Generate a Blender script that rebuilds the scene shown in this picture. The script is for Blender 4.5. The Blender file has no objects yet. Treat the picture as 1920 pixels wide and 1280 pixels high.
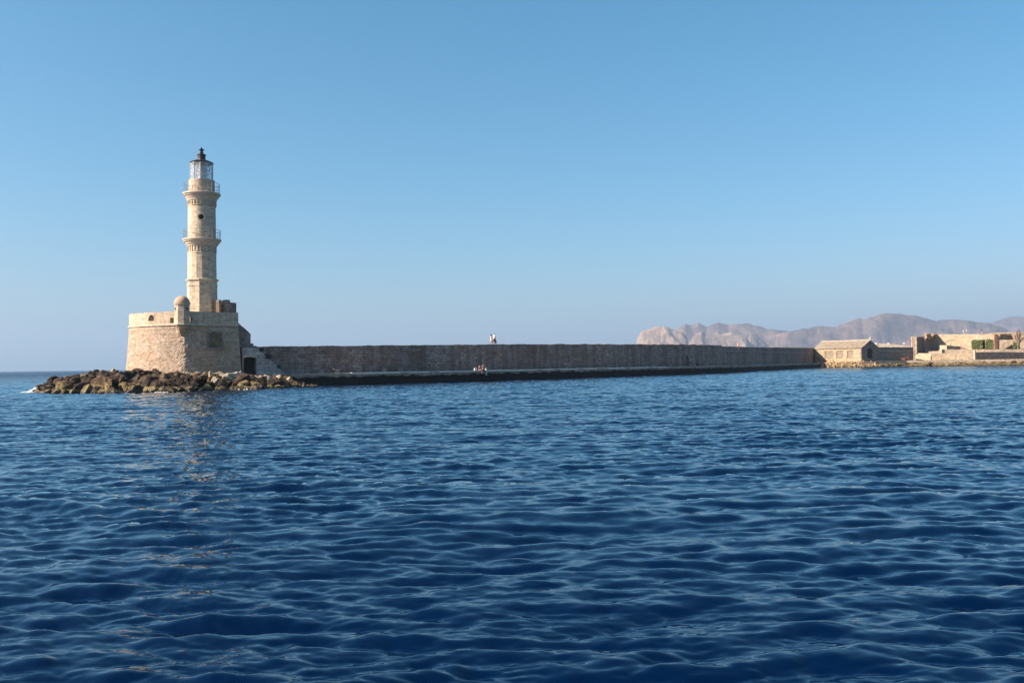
import bpy, bmesh, math, random
import numpy as np
from mathutils import Vector, Matrix, noise
R = math.radians
scene = bpy.context.scene
C = scene.collection

# ------------------------------------------------------------------ camera
F_PX = 1700.0
CAM = Vector((0, 0, 2.3))
PITCH = math.atan(43.2 / F_PX)
ROLL = 0.0131
fw = Vector((0, math.cos(PITCH), math.sin(PITCH)))
r0 = Vector((1, 0, 0)); u0 = r0.cross(fw)
rt = r0 * math.cos(ROLL) - u0 * math.sin(ROLL)
up = u0 * math.cos(ROLL) + r0 * math.sin(ROLL)
cd = bpy.data.cameras.new("camera")
cam = bpy.data.objects.new("camera", cd); C.objects.link(cam)
cd.sensor_width = 36; cd.lens = 36 * F_PX / 1920
cd.clip_start = 0.1; cd.clip_end = 80000
M = Matrix((rt, up, -fw)).transposed().to_4x4(); M.translation = CAM
cam.matrix_world = M
scene.camera = cam

# ------------------------------------------------------------------ light
SUN_AZ = Vector((-0.945, -0.326, 0)).normalized()
SUN_EL = R(33)
sdir = SUN_AZ * math.cos(SUN_EL) + Vector((0, 0, math.sin(SUN_EL)))
w = bpy.data.worlds.new("World"); scene.world = w; w.use_nodes = True
nt = w.node_tree; nt.nodes.clear()
sky = nt.nodes.new('ShaderNodeTexSky'); sky.sky_type = 'NISHITA'; sky.sun_disc = False
sky.sun_elevation = SUN_EL
sky.sun_rotation = math.atan2(sdir.x, sdir.y)
sky.altitude = 0; sky.air_density = 1.0; sky.dust_density = 1.4; sky.ozone_density = 8.5
bg = nt.nodes.new('ShaderNodeBackground'); bg.inputs[1].default_value = 0.063
wo = nt.nodes.new('ShaderNodeOutputWorld')
tint = nt.nodes.new('ShaderNodeMix'); tint.data_type = 'RGBA'; tint.blend_type = 'MULTIPLY'; tint.inputs[0].default_value = 1
tint.inputs[7].default_value = (1.0, 1.18, 1.0, 1)     # white balance of the sky
nt.links.new(sky.outputs[0], tint.inputs[6])
spc = nt.nodes.new('ShaderNodeSeparateColor'); cbc = nt.nodes.new('ShaderNodeCombineColor'); nt.links.new(tint.outputs[2], spc.inputs[0])
pw_ = nt.nodes.new('ShaderNodeMath'); pw_.operation = 'POWER'; pw_.inputs[1].default_value = 1.6; nt.links.new(spc.outputs[0], pw_.inputs[0])
ml_ = nt.nodes.new('ShaderNodeMath'); ml_.operation = 'MULTIPLY'; ml_.inputs[1].default_value = 0.79; nt.links.new(pw_.outputs[0], ml_.inputs[0])
nt.links.new(ml_.outputs[0], cbc.inputs[0]); nt.links.new(spc.outputs[1], cbc.inputs[1]); nt.links.new(spc.outputs[2], cbc.inputs[2])
nt.links.new(cbc.outputs[0], bg.inputs[0]); nt.links.new(bg.outputs[0], wo.inputs[0])
sl = bpy.data.lights.new("sun", 'SUN'); sl.energy = 5.0; sl.angle = R(0.5); sl.color = (1.0, 0.86, 0.68)
sun = bpy.data.objects.new("sun", sl); C.objects.link(sun)
sun.rotation_euler = (-sdir).to_track_quat('-Z', 'Y').to_euler(); sun.location = (-40, 20, 60)
vs = scene.view_settings
vs.view_transform = 'Standard'; vs.look = 'None'; vs.exposure = 1.47; vs.gamma = 1; vs.use_curve_mapping = False
scene.cycles.max_bounces = 6
scene.cycles.volume_bounces = 0

# ------------------------------------------------------------------ pixel -> point at a chosen distance
def P(x, y, D):
    d = fw + rt * ((x - 960) / F_PX) - up * ((y - 640) / F_PX)
    return CAM + d * (D / d.y)
def XY(x, D, y=690): p = P(x, y, D); return Vector((p.x, p.y))
def ZZ(x, y, D): return P(x, y, D).z
def hit(x, A, B, y=690):
    """plan point where the sight line through column x meets the line A-B; gives point and distance from A"""
    d = fw + rt * ((x - 960) / F_PX) - up * ((y - 640) / F_PX)
    a = B - A; det = d.x * (-a.y) + a.x * d.y
    t = (A.x * (-a.y) + a.x * A.y) / det
    p = Vector((d.x * t, d.y * t)); return p, (p - A).length

# ------------------------------------------------------------------ materials
def nodes(m):
    m.use_nodes = True; n = m.node_tree.nodes; l = m.node_tree.links
    return n, l, n['Principled BSDF']
def ramp(n, stops):
    r = n.new('ShaderNodeValToRGB'); e = r.color_ramp.elements
    while len(e) < len(stops): e.new(0.5)
    for i, (p, c) in enumerate(stops):
        e[i].position = p; e[i].color = (c[0], c[1], c[2], 1)
    return r
def mixc(n, l, mode, fac, a, b):
    m = n.new('ShaderNodeMix'); m.data_type = 'RGBA'; m.blend_type = mode
    for s, v in ((m.inputs[0], fac), (m.inputs[6], a), (m.inputs[7], b)):
        if isinstance(v, (int, float)): s.default_value = v
        elif isinstance(v, tuple): s.default_value = (*v, 1)
        else: l.new(v, s)
    return m.outputs[2]
def nz(n, l, vec, scale, detail=4, rough=0.55, sx=1, sy=1, sz=1):
    mp = n.new('ShaderNodeMapping'); mp.inputs['Scale'].default_value = (sx, sy, sz); l.new(vec, mp.inputs[0])
    t = n.new('ShaderNodeTexNoise'); t.inputs['Scale'].default_value = scale
    t.inputs['Detail'].default_value = detail; t.inputs['Roughness'].default_value = rough
    l.new(mp.outputs[0], t.inputs[0]); return t.outputs[0]

ALB = 0.58
def plain(name, col, rough=0.7, metal=0.0, var=0.15, scale=6):
    col = tuple(c * ALB for c in col)
    m = bpy.data.materials.new(name); n, l, b = nodes(m)
    tc = n.new('ShaderNodeTexCoord')
    f = nz(n, l, tc.outputs['Object'], scale)
    r = ramp(n, [(0.3, tuple(c * (1 - var) for c in col)), (0.7, tuple(min(1, c * (1 + var)) for c in col))])
    l.new(f, r.inputs[0]); l.new(r.outputs[0], b.inputs['Base Color'])
    b.inputs['Roughness'].default_value = rough; b.inputs['Metallic'].default_value = metal
    return m

def stone(name, c1, c2, mortar, bw=0.6, bh=0.28, patch=None, patch_amt=0.6, streak=0.0, streak_col=(0.05, 0.04, 0.035),
          pits=0.0, bump=0.35, patch_scale=0.35, msize=0.012, second=None, algae=None, contrast=1.0):
    c1, c2, mortar = (tuple(q * ALB for q in c) for c in (c1, c2, mortar)); streak_col = tuple(q * ALB for q in streak_col)
    patch = patch and tuple(q * ALB for q in patch); second = second and tuple(q * ALB for q in second)
    m = bpy.data.materials.new(name); n, l, b = nodes(m)
    tc = n.new('ShaderNodeTexCoord'); uv = tc.outputs['UV']; ob = tc.outputs['Object']
    dist = n.new('ShaderNodeTexNoise'); dist.inputs['Scale'].default_value = 1.3; dist.inputs['Detail'].default_value = 3
    l.new(ob, dist.inputs[0])
    va = n.new('ShaderNodeVectorMath'); va.operation = 'MULTIPLY_ADD'
    l.new(dist.outputs[1], va.inputs[0]); va.inputs[1].default_value = (0.10, 0.05, 0); l.new(uv, va.inputs[2])
    br = n.new('ShaderNodeTexBrick'); l.new(va.outputs[0], br.inputs[0])
    br.inputs['Color1'].default_value = (*c1, 1); br.inputs['Color2'].default_value = (*c2, 1); br.inputs['Mortar'].default_value = (*mortar, 1)
    br.inputs['Scale'].default_value = 1.0; br.inputs['Brick Width'].default_value = bw; br.inputs['Row Height'].default_value = bh
    br.inputs['Mortar Size'].default_value = msize; br.inputs['Mortar Smooth'].default_value = 0.4; br.offset = 0.45
    col = br.outputs[0]
    # each stone a little lighter or darker
    v = n.new('ShaderNodeTexVoronoi'); v.inputs['Scale'].default_value = 2.2; l.new(va.outputs[0], v.inputs[0])
    rv = ramp(n, [(0.0, (0.45, 0.43, 0.42)), (1.0, (1.4, 1.38, 1.35))]); l.new(v.outputs['Color'], rv.inputs[0])
    col = mixc(n, l, 'MULTIPLY', 0.55 * contrast, col, rv.outputs[0])
    if patch:
        f = nz(n, l, ob, patch_scale, 5, 0.6); r = ramp(n, [(0.44, (0, 0, 0)), (0.62, (1, 1, 1))]); l.new(f, r.inputs[0])
        ma = n.new('ShaderNodeMath'); ma.operation = 'MULTIPLY'; l.new(r.outputs[0], ma.inputs[0]); ma.inputs[1].default_value = patch_amt
        col = mixc(n, l, 'MIX', ma.outputs[0], col, patch)
    if second:
        f = nz(n, l, ob, 0.9, 6, 0.65); r = ramp(n, [(0.5, (0, 0, 0)), (0.62, (0.7, 0.7, 0.7))]); l.new(f, r.inputs[0])
        col = mixc(n, l, 'MIX', r.outputs[0], col, second)
    if streak:
        f = nz(n, l, uv, 1.0, 5, 0.6, 0.75, 0.06, 1); r = ramp(n, [(0.48, (0, 0, 0)), (0.60, (1, 1, 1))]); l.new(f, r.inputs[0])
        ma = n.new('ShaderNodeMath'); ma.operation = 'MULTIPLY'; l.new(r.outputs[0], ma.inputs[0]); ma.inputs[1].default_value = streak
        col = mixc(n, l, 'MIX', ma.outputs[0], col, streak_col)
    fine = nz(n, l, ob, 3.2, 7, 0.75)
    rf = ramp(n, [(0.34, (0.55, 0.53, 0.52)), (0.5, (1, 1, 1)), (0.66, (1.28, 1.28, 1.28))]); l.new(fine, rf.inputs[0])
    col = mixc(n, l, 'MULTIPLY', 0.9, col, rf.outputs[0])
    crs = nz(n, l, uv, 1.0, 3, 0.6, 0.35, 3.4, 1); rc = ramp(n, [(0.36, (0.72, 0.70, 0.70)), (0.62, (1.2, 1.2, 1.2))]); l.new(crs, rc.inputs[0])
    col = mixc(n, l, 'MULTIPLY', 0.55, col, rc.outputs[0])
    if pits:
        vp = n.new('ShaderNodeTexVoronoi'); vp.inputs['Scale'].default_value = 1.5; l.new(va.outputs[0], vp.inputs[0])
        rp = ramp(n, [(0.06, (1, 1, 1)), (0.13, (0, 0, 0))]); l.new(vp.outputs['Distance'], rp.inputs[0])
        pm = nz(n, l, ob, 0.5, 2); rm = ramp(n, [(0.48, (0, 0, 0)), (0.56, (1, 1, 1))]); l.new(pm, rm.inputs[0])
        ma = n.new('ShaderNodeMath'); ma.operation = 'MULTIPLY'; l.new(rp.outputs[0], ma.inputs[0]); l.new(rm.outputs[0], ma.inputs[1])
        mb = n.new('ShaderNodeMath'); mb.operation = 'MULTIPLY'; l.new(ma.outputs[0], mb.inputs[0]); mb.inputs[1].default_value = pits
        col = mixc(n, l, 'MIX', mb.outputs[0], col, (0.06, 0.05, 0.045))
    if algae:      # (height, softness, colour): growth below a height above the sea
        sp = n.new('ShaderNodeSeparateXYZ'); g = n.new('ShaderNodeNewGeometry'); l.new(g.outputs['Position'], sp.inputs[0])
        an = nz(n, l, ob, 0.8, 5, 0.6)
        ad = n.new('ShaderNodeMath'); ad.operation = 'MULTIPLY_ADD'; l.new(an, ad.inputs[0]); ad.inputs[1].default_value = -algae[1]; l.new(sp.outputs[2], ad.inputs[2])
        mr = n.new('ShaderNodeMapRange'); l.new(ad.outputs[0], mr.inputs[0])
        mr.inputs[1].default_value = algae[0] - algae[1] * 0.5 - 0.08; mr.inputs[2].default_value = algae[0] - algae[1] * 0.5 + 0.08
        mr.inputs[3].default_value = 1; mr.inputs[4].default_value = 0
        col = mixc(n, l, 'MIX', mr.outputs[0], col, algae[2])
    l.new(col, b.inputs['Base Color']); b.inputs['Roughness'].default_value = 0.9
    b.inputs['Specular IOR Level'].default_value = 0.2
    hh = n.new('ShaderNodeMath'); hh.operation = 'MULTIPLY_ADD'; l.new(br.outputs[1], hh.inputs[0]); hh.inputs[1].default_value = -0.6; l.new(fine, hh.inputs[2])
    bp = n.new('ShaderNodeBump'); bp.inputs['Strength'].default_value = bump; bp.inputs['Distance'].default_value = 0.08
    l.new(hh.outputs[0], bp.inputs['Height']); l.new(bp.outputs[0], b.inputs['Normal'])
    return m

def rock(name, stops, low=None, low_h=0.9, mott=None):
    stops = [(p, tuple(q * ALB for q in c)) for p, c in stops]; low = low and tuple(q * ALB for q in low)
    m = bpy.data.materials.new(name); n, l, b = nodes(m)
    g = n.new('ShaderNodeNewGeometry'); pos = g.outputs['Position']
    f = nz(n, l, pos, 0.9, 8, 0.7); r = ramp(n, stops); l.new(f, r.inputs[0]); col = r.outputs[0]
    f2 = nz(n, l, pos, 7, 5, 0.7); r2 = ramp(n, [(0.3, (0.55, 0.54, 0.52)), (0.7, (1.3, 1.28, 1.25))]); l.new(f2, r2.inputs[0])
    col = mixc(n, l, 'MULTIPLY', 0.9, col, r2.outputs[0])
    vc = n.new('ShaderNodeTexVoronoi'); vc.feature = 'DISTANCE_TO_EDGE'; vc.inputs['Scale'].default_value = 1.1; wv = n.new('ShaderNodeVectorMath'); wv.operation = 'MULTIPLY_ADD'
    wn2 = n.new('ShaderNodeTexNoise'); wn2.inputs['Scale'].default_value = 1.6; l.new(pos, wn2.inputs[0]); l.new(wn2.outputs[1], wv.inputs[0]); wv.inputs[1].default_value = (.8, .8, .8); l.new(pos, wv.inputs[2]); l.new(wv.outputs[0], vc.inputs[0])
    rcx = ramp(n, [(0.0, (0.22, 0.2, 0.18)), (0.07, (1, 1, 1))]); l.new(vc.outputs['Distance'], rcx.inputs[0]); col = mixc(n, l, 'MULTIPLY', .8, col, rcx.outputs[0])
    if low:
        sp = n.new('ShaderNodeSeparateXYZ'); l.new(pos, sp.inputs[0])
        an = nz(n, l, pos, 0.8, 4, 0.6)
        ad = n.new('ShaderNodeMath'); ad.operation = 'MULTIPLY_ADD'; l.new(an, ad.inputs[0]); ad.inputs[1].default_value = -1.6; l.new(sp.outputs[2], ad.inputs[2])
        mr = n.new('ShaderNodeMapRange'); l.new(ad.outputs[0], mr.inputs[0])
        mr.inputs[1].default_value = low_h - 0.8 - 0.2; mr.inputs[2].default_value = low_h - 0.8 + 0.2
        mr.inputs[3].default_value = 1; mr.inputs[4].default_value = 0
        lc = ramp(n, [(0.3, tuple(c * 0.45 for c in low)), (0.62, low)]); l.new(f2, lc.inputs[0])
        col = mixc(n, l, 'MIX', mr.outputs[0], col, lc.outputs[0])
        wt = n.new('ShaderNodeMapRange'); l.new(sp.outputs[2], wt.inputs[0])
        wt.inputs[1].default_value = 0.1; wt.inputs[2].default_value = 0.35; wt.inputs[3].default_value = 1; wt.inputs[4].default_value = 0
        col = mixc(n, l, 'MIX', wt.outputs[0], col, (0.035, 0.03, 0.018))
        rr = n.new('ShaderNodeMapRange'); l.new(sp.outputs[2], rr.inputs[0]); rr.inputs[1].default_value = 0.2; rr.inputs[2].default_value = 0.7
        rr.inputs[3].default_value = 0.4; rr.inputs[4].default_value = 0.9; l.new(rr.outputs[0], b.inputs['Roughness'])
    else: b.inputs['Roughness'].default_value = 0.92
    l.new(col, b.inputs['Base Color']); b.inputs['Specular IOR Level'].default_value = 0.25
    bp = n.new('ShaderNodeBump'); bp.inputs['Strength'].default_value = 0.7; bp.inputs['Distance'].default_value = 0.15
    ff = nz(n, l, pos, 3.5, 8, 0.75); l.new(ff, bp.inputs['Height']); l.new(bp.outputs[0], b.inputs['Normal'])
    return m

MT = {}
MT['fort'] = stone('weathered_limestone', (0.60, 0.495, 0.375), (0.49, 0.395, 0.295), (0.36, 0.29, 0.21), 0.52, 0.27, msize=0.02, patch=(0.60, 0.385, 0.24), patch_amt=0.5,
                   second=(0.56, 0.49, 0.42), pits=1.0, bump=0.6, contrast=0.55)
MT['tower'] = stone('pale_limestone', (0.80, 0.685, 0.52), (0.72, 0.605, 0.45), (0.54, 0.45, 0.335), 0.55, 0.36, patch=(0.78, 0.64, 0.47), patch_amt=0.4,
                    streak=0.35, streak_col=(0.45, 0.37, 0.28), bump=0.3, contrast=0.4)
MT['parapet'] = stone('parapet_limestone', (0.72, 0.61, 0.465), (0.66, 0.55, 0.415), (0.55, 0.46, 0.34), 0.8, 0.3, second=(0.44, 0.37, 0.29), bump=0.3, contrast=0.5)
MT['trim'] = plain('cut_stone_trim', (0.68, 0.58, 0.44), 0.85, var=0.25, scale=3)
MT['plaster'] = plain('reddish_dome_plaster', (0.56, 0.39, 0.28), 0.85, var=0.15, scale=2)
MT['mole'] = stone('dark_breakwater_masonry', (0.58, 0.46, 0.40), (0.41, 0.31, 0.26), (0.24, 0.18, 0.15), 0.8, 0.36, msize=0.035, patch=(0.29, 0.19, 0.15), patch_amt=0.75, patch_scale=0.11,
                   streak=0.55, streak_col=(0.20, 0.135, 0.11), second=(0.46, 0.38, 0.40), bump=0.9, contrast=1.2)
MT['stair'] = stone('grey_stair_masonry', (0.60, 0.55, 0.53), (0.50, 0.46, 0.44), (0.33, 0.30, 0.29), 0.7, 0.3, second=(0.64, 0.60, 0.60), bump=0.35)
MT['quay'] = stone('quay_concrete', (0.50, 0.44, 0.39), (0.44, 0.39, 0.34), (0.32, 0.28, 0.25), 2.6, 0.6, second=(0.36, 0.31, 0.28),
                   algae=(1.10, 0.9, (0.016, 0.014, 0.012)), bump=0.3)
MT['quayl'] = stone('pale_quay_stone', (0.70, 0.61, 0.48), (0.62, 0.53, 0.41), (0.5, 0.43, 0.33), 1.2, 0.4, second=(0.42, 0.33, 0.21), bump=0.3)
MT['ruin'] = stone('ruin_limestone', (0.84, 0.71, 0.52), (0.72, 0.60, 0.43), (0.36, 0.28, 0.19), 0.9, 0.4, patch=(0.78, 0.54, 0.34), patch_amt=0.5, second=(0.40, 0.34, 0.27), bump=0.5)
MT['ruin_shade'] = stone('shade_toned_ruin_masonry', (0.36, 0.29, 0.25), (0.28, 0.22, 0.185), (0.21, 0.165, 0.14), 0.9, 0.4, second=(0.42, 0.355, 0.31), bump=0.5)  # darker copy of the ruin stone, shade put into its colour
MT['redbrick'] = stone('red_brick', (0.30, 0.13, 0.08), (0.25, 0.10, 0.06), (0.3, 0.2, 0.15), 0.25, 0.08, bump=0.3)
MT['house'] = stone('cream_house_masonry', (0.60, 0.50, 0.345), (0.53, 0.435, 0.29), (0.43, 0.35, 0.24), 0.6, 0.3, second=(0.45, 0.38, 0.28), bump=0.35)
MT['infill'] = stone('greyer_window_infill', (0.42, 0.36, 0.28), (0.36, 0.30, 0.23), (0.3, 0.25, 0.2), 0.8, 0.26, second=(0.3, 0.27, 0.22), bump=0.3)
MT['blocked'] = stone('brown_infill_blocks', (0.30, 0.24, 0.15), (0.21, 0.17, 0.11), (0.11, 0.09, 0.07), 0.7, 0.2, bump=0.5)
MT['tile'] = plain('weathered_roof_tiles', (0.56, 0.475, 0.36), 0.85, var=0.3, scale=1.2)
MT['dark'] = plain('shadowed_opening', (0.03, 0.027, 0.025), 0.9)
MT['gate_wood_shade'] = plain('dark_gate_wood_and_shade', (0.05, 0.038, 0.03), 0.8, var=0.3)  # gate bars, and the painted shade inside the stair arch
MT['iron'] = plain('painted_iron', (0.30, 0.30, 0.31), 0.5, 0.3)
MT['irond'] = plain('dark_bronze', (0.045, 0.035, 0.03), 0.45, 0.5, var=0.4)
MT['frame'] = plain('lantern_frame_paint', (0.62, 0.62, 0.60), 0.5)
MT['concrete'] = plain('bench_concrete', (0.30, 0.28, 0.26), 0.85)
MT['white'] = plain('white_cloth', (0.78, 0.77, 0.75), 0.8, var=0.03)
MT['skin'] = plain('skin', (0.50, 0.30, 0.21), 0.55, var=0.05)
MT['skin2'] = plain('tanned_skin', (0.36, 0.20, 0.13), 0.55, var=0.05)
MT['hair'] = plain('dark_hair', (0.035, 0.022, 0.016), 0.6)
MT['black'] = plain('black_cloth', (0.025, 0.025, 0.03), 0.85)
MT['cream'] = plain('cream_dress_cloth', (0.72, 0.60, 0.42), 0.85, var=0.04)
MT['pink'] = plain('pink_cloth', (0.72, 0.36, 0.33), 0.85, var=0.04)
MT['red'] = plain('red_bag_fabric', (0.55, 0.10, 0.08), 0.7, var=0.05)
MT['bluec'] = plain('pale_blue_cloth', (0.42, 0.50, 0.68), 0.85, var=0.04)
MT['rust'] = plain('rusty_red_iron', (0.24, 0.095, 0.06), 0.8, 0.1, var=0.4, scale=3)
MT['leaf'] = plain('ivy_leaves', (0.17, 0.21, 0.06), 0.6, var=0.5, scale=3)
MT['capers'] = plain('dark_green_leaves', (0.035, 0.055, 0.022), 0.6, var=0.5, scale=6)
MT['bark'] = plain('grey_brown_bark', (0.07, 0.052, 0.04), 0.9, var=0.3)
MT['rock_dark'] = rock('dark_brown_rock', [(0.36, (0.022, 0.016, 0.012)), (0.50, (0.06, 0.042, 0.028)), (0.60, (0.13, 0.092, 0.058)), (0.74, (0.28, 0.20, 0.125))], low=(0.32, 0.23, 0.08), low_h=0.3)
MT['rock_ochre'] = rock('ochre_rock', [(0.36, (0.045, 0.03, 0.018)), (0.50, (0.14, 0.092, 0.048)), (0.66, (0.36, 0.25, 0.13))], low=(0.36, 0.275, 0.12), low_h=0.9)
MT['rock_pale'] = rock('pale_limestone_rock', [(0.28, (0.26, 0.20, 0.14)), (0.42, (0.48, 0.39, 0.285)), (0.62, (0.74, 0.64, 0.50))], low=(0.22, 0.16, 0.07), low_h=0.5)
MT['rubble'] = rock('tan_rubble_rock', [(0.3, (0.36, 0.22, 0.11)), (0.5, (0.58, 0.40, 0.23)), (0.7, (0.72, 0.56, 0.38))])
MT['shore'] = rock('shore_ground', [(0.30, (0.10, 0.07, 0.04)), (0.46, (0.26, 0.19, 0.11)), (0.6, (0.42, 0.33, 0.21)), (0.75, (0.5, 0.42, 0.3))], low=(0.20, 0.15, 0.05), low_h=0.7)

# ------------------------------------------------------------------ mesh helpers
class MB:
    def __init__(s): s.v = []; s.f = []; s.uv = []; s.mi = []
    def face(s, idx, uvs=None, mi=0):
        s.f.append(tuple(idx)); s.uv.append(uvs); s.mi.append(mi)
    def quad(s, a, b, c, d, uvs=None, mi=0):
        n = len(s.v); s.v += [tuple(a), tuple(b), tuple(c), tuple(d)]; s.face((n, n + 1, n + 2, n + 3), uvs, mi)
    def box(s, c, size, rot=0.0, mi=0, taper=1.0):
        cx, cy, cz = c; sx, sy, sz = size[0] / 2, size[1] / 2, size[2] / 2
        ca, sa = math.cos(rot), math.sin(rot); n = len(s.v)
        for dz in (-1, 1):
            k = taper if dz > 0 else 1
            for dx, dy in ((-1, -1), (1, -1), (1, 1), (-1, 1)):
                x, y = dx * sx * k, dy * sy * k
                s.v.append((cx + x * ca - y * sa, cy + x * sa + y * ca, cz + dz * sz))
        def u4(w, h): return [(0, 0), (w, 0), (w, h), (0, h)]
        for q, uvw in (((0, 1, 5, 4), u4(2 * sx, 2 * sz)), ((1, 2, 6, 5), u4(2 * sy, 2 * sz)), ((2, 3, 7, 6), u4(2 * sx, 2 * sz)),
                       ((3, 0, 4, 7), u4(2 * sy, 2 * sz)), ((4, 5, 6, 7), u4(2 * sx, 2 * sy)), ((3, 2, 1, 0), u4(2 * sx, 2 * sy))):
            s.face([n + i for i in q], uvw, mi)
        return s
    def prism(s, poly, z0, z1, mi=0, scale=1.0, cen=None):
        """poly: plan points anticlockwise; z0/z1 numbers or functions of the point"""
        n = len(s.v); k = len(poly)
        if cen is None: cen = sum((Vector(p) for p in poly), Vector((0, 0))) / k
        for p in poly: q = cen + (Vector(p) - cen) * scale; s.v.append((q.x, q.y, z0(p) if callable(z0) else z0))
        for p in poly: s.v.append((p[0], p[1], z1(p) if callable(z1) else z1))
        d = 0
        for i in range(k):
            j = (i + 1) % k; e = (Vector(poly[j]) - Vector(poly[i])).length
            a, b = s.v[n + i][2], s.v[n + k + i][2]; a2, b2 = s.v[n + j][2], s.v[n + k + j][2]
            s.face((n + i, n + j, n + k + j, n + k + i), [(d, a), (d + e, a2), (d + e, b2), (d, b)], mi); d += e
        s.face([n + k + i for i in range(k)], [(p[0], p[1]) for p in poly], mi)
        s.face([n + i for i in reversed(range(k))], [(p[0], p[1]) for p in reversed(poly)], mi)
        return s
    def lathe(s, c, prof, n=48, a0=0.0, mi=0, cap=True, ns=0.0):
        """profile (r, z) bottom to top about the vertical through c"""
        b = len(s.v); rm = max(r for r, z in prof)
        for r, z in prof:
            for k in range(n):
                a = a0 + 2 * math.pi * k / n
                rr = r + (noise.noise(Vector((math.cos(a) * 3, math.sin(a) * 3, z * 1.5)) * 1.3) * ns if ns else 0)
                s.v.append((c[0] + rr * math.sin(a), c[1] - rr * math.cos(a), z))
        for i in range(len(prof) - 1):
            for k in range(n):
                k2 = (k + 1) % n; u1, u2 = 2 * math.pi * k / n * rm, 2 * math.pi * (k + 1) / n * rm
                va, vb = prof[i][1], prof[i + 1][1]
                s.face((b + i * n + k, b + i * n + k2, b + (i + 1) * n + k2, b + (i + 1) * n + k), [(u1, va), (u2, va), (u2, vb), (u1, vb)], mi)
        if cap:
            s.face([b + (len(prof) - 1) * n + k for k in range(n)], None, mi)
            s.face([b + k for k in reversed(range(n))], None, mi)
        return s
    def tube(s, pts, r, n=8, mi=0, r1=None):
        pts = [Vector(p) for p in pts]; b = len(s.v); m = len(pts)
        for i, p in enumerate(pts):
            t = (pts[min(i + 1, m - 1)] - pts[max(i - 1, 0)]).normalized()
            a = t.orthogonal().normalized(); c = t.cross(a)
            rr = r if r1 is None else r + (r1 - r) * i / (m - 1)
            if isinstance(r, list): rr = r[i]
            for k in range(n):
                an = 2 * math.pi * k / n; s.v.append(tuple(p + (a * math.cos(an) + c * math.sin(an)) * rr))
        for i in range(m - 1):
            # align rings by nearest vertex so tubes do not twist
            v0 = Vector(s.v[b + i * n]); off = min(range(n), key=lambda q: (Vector(s.v[b + (i + 1) * n + q]) - v0).length)
            ring = [s.v[b + (i + 1) * n + (q + off) % n] for q in range(n)]
            for q in range(n): s.v[b + (i + 1) * n + q] = ring[q]
            for k in range(n):
                k2 = (k + 1) % n; s.face((b + i * n + k, b + i * n + k2, b + (i + 1) * n + k2, b + (i + 1) * n + k), None, mi)
        s.face([b + k for k in reversed(range(n))], None, mi); s.face([b + (m - 1) * n + k for k in range(n)], None, mi)
        return s
    def build(s, name, mats, parent=None, smooth=False):
        me = bpy.data.meshes.new(name); me.from_pydata(s.v, [], s.f)
        ul = me.uv_layers.new(name="UVMap"); flat = []
        for f, u in zip(s.f, s.uv):
            if u is None: u = [(s.v[i][0] + s.v[i][1] * 0.7, s.v[i][2]) for i in f]
            for q in u: flat += [q[0], q[1]]
        ul.data.foreach_set('uv', flat)
        for m in (mats if isinstance(mats, (list, tuple)) else [mats]): me.materials.append(m)
        me.polygons.foreach_set('material_index', s.mi)
        if smooth: me.polygons.foreach_set('use_smooth', [True] * len(s.f))
        me.update(); me.validate()
        o = bpy.data.objects.new(name, me); C.objects.link(o)
        if parent:
            o.parent = parent; o.location = -Vector(parent.get('_base', (0, 0, 0)))
        return o

def tag(o, label=None, cat=None, group=None, kind=None):
    if label: o['label'] = label
    if cat: o['category'] = cat
    if group: o['group'] = group
    if kind: o['kind'] = kind
    return o
def thing(name, base, label, cat, group=None):
    """an Empty at the thing's base; parts are built in world coordinates and stay where they are"""
    o = bpy.data.objects.new(name, None); C.objects.link(o); o.location = base; o.empty_display_size = 0.5
    o['_base'] = [float(base[0]), float(base[1]), float(base[2])]
    return tag(o, label, cat, group)
def struct(o): o['kind'] = 'structure'; return o

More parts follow.
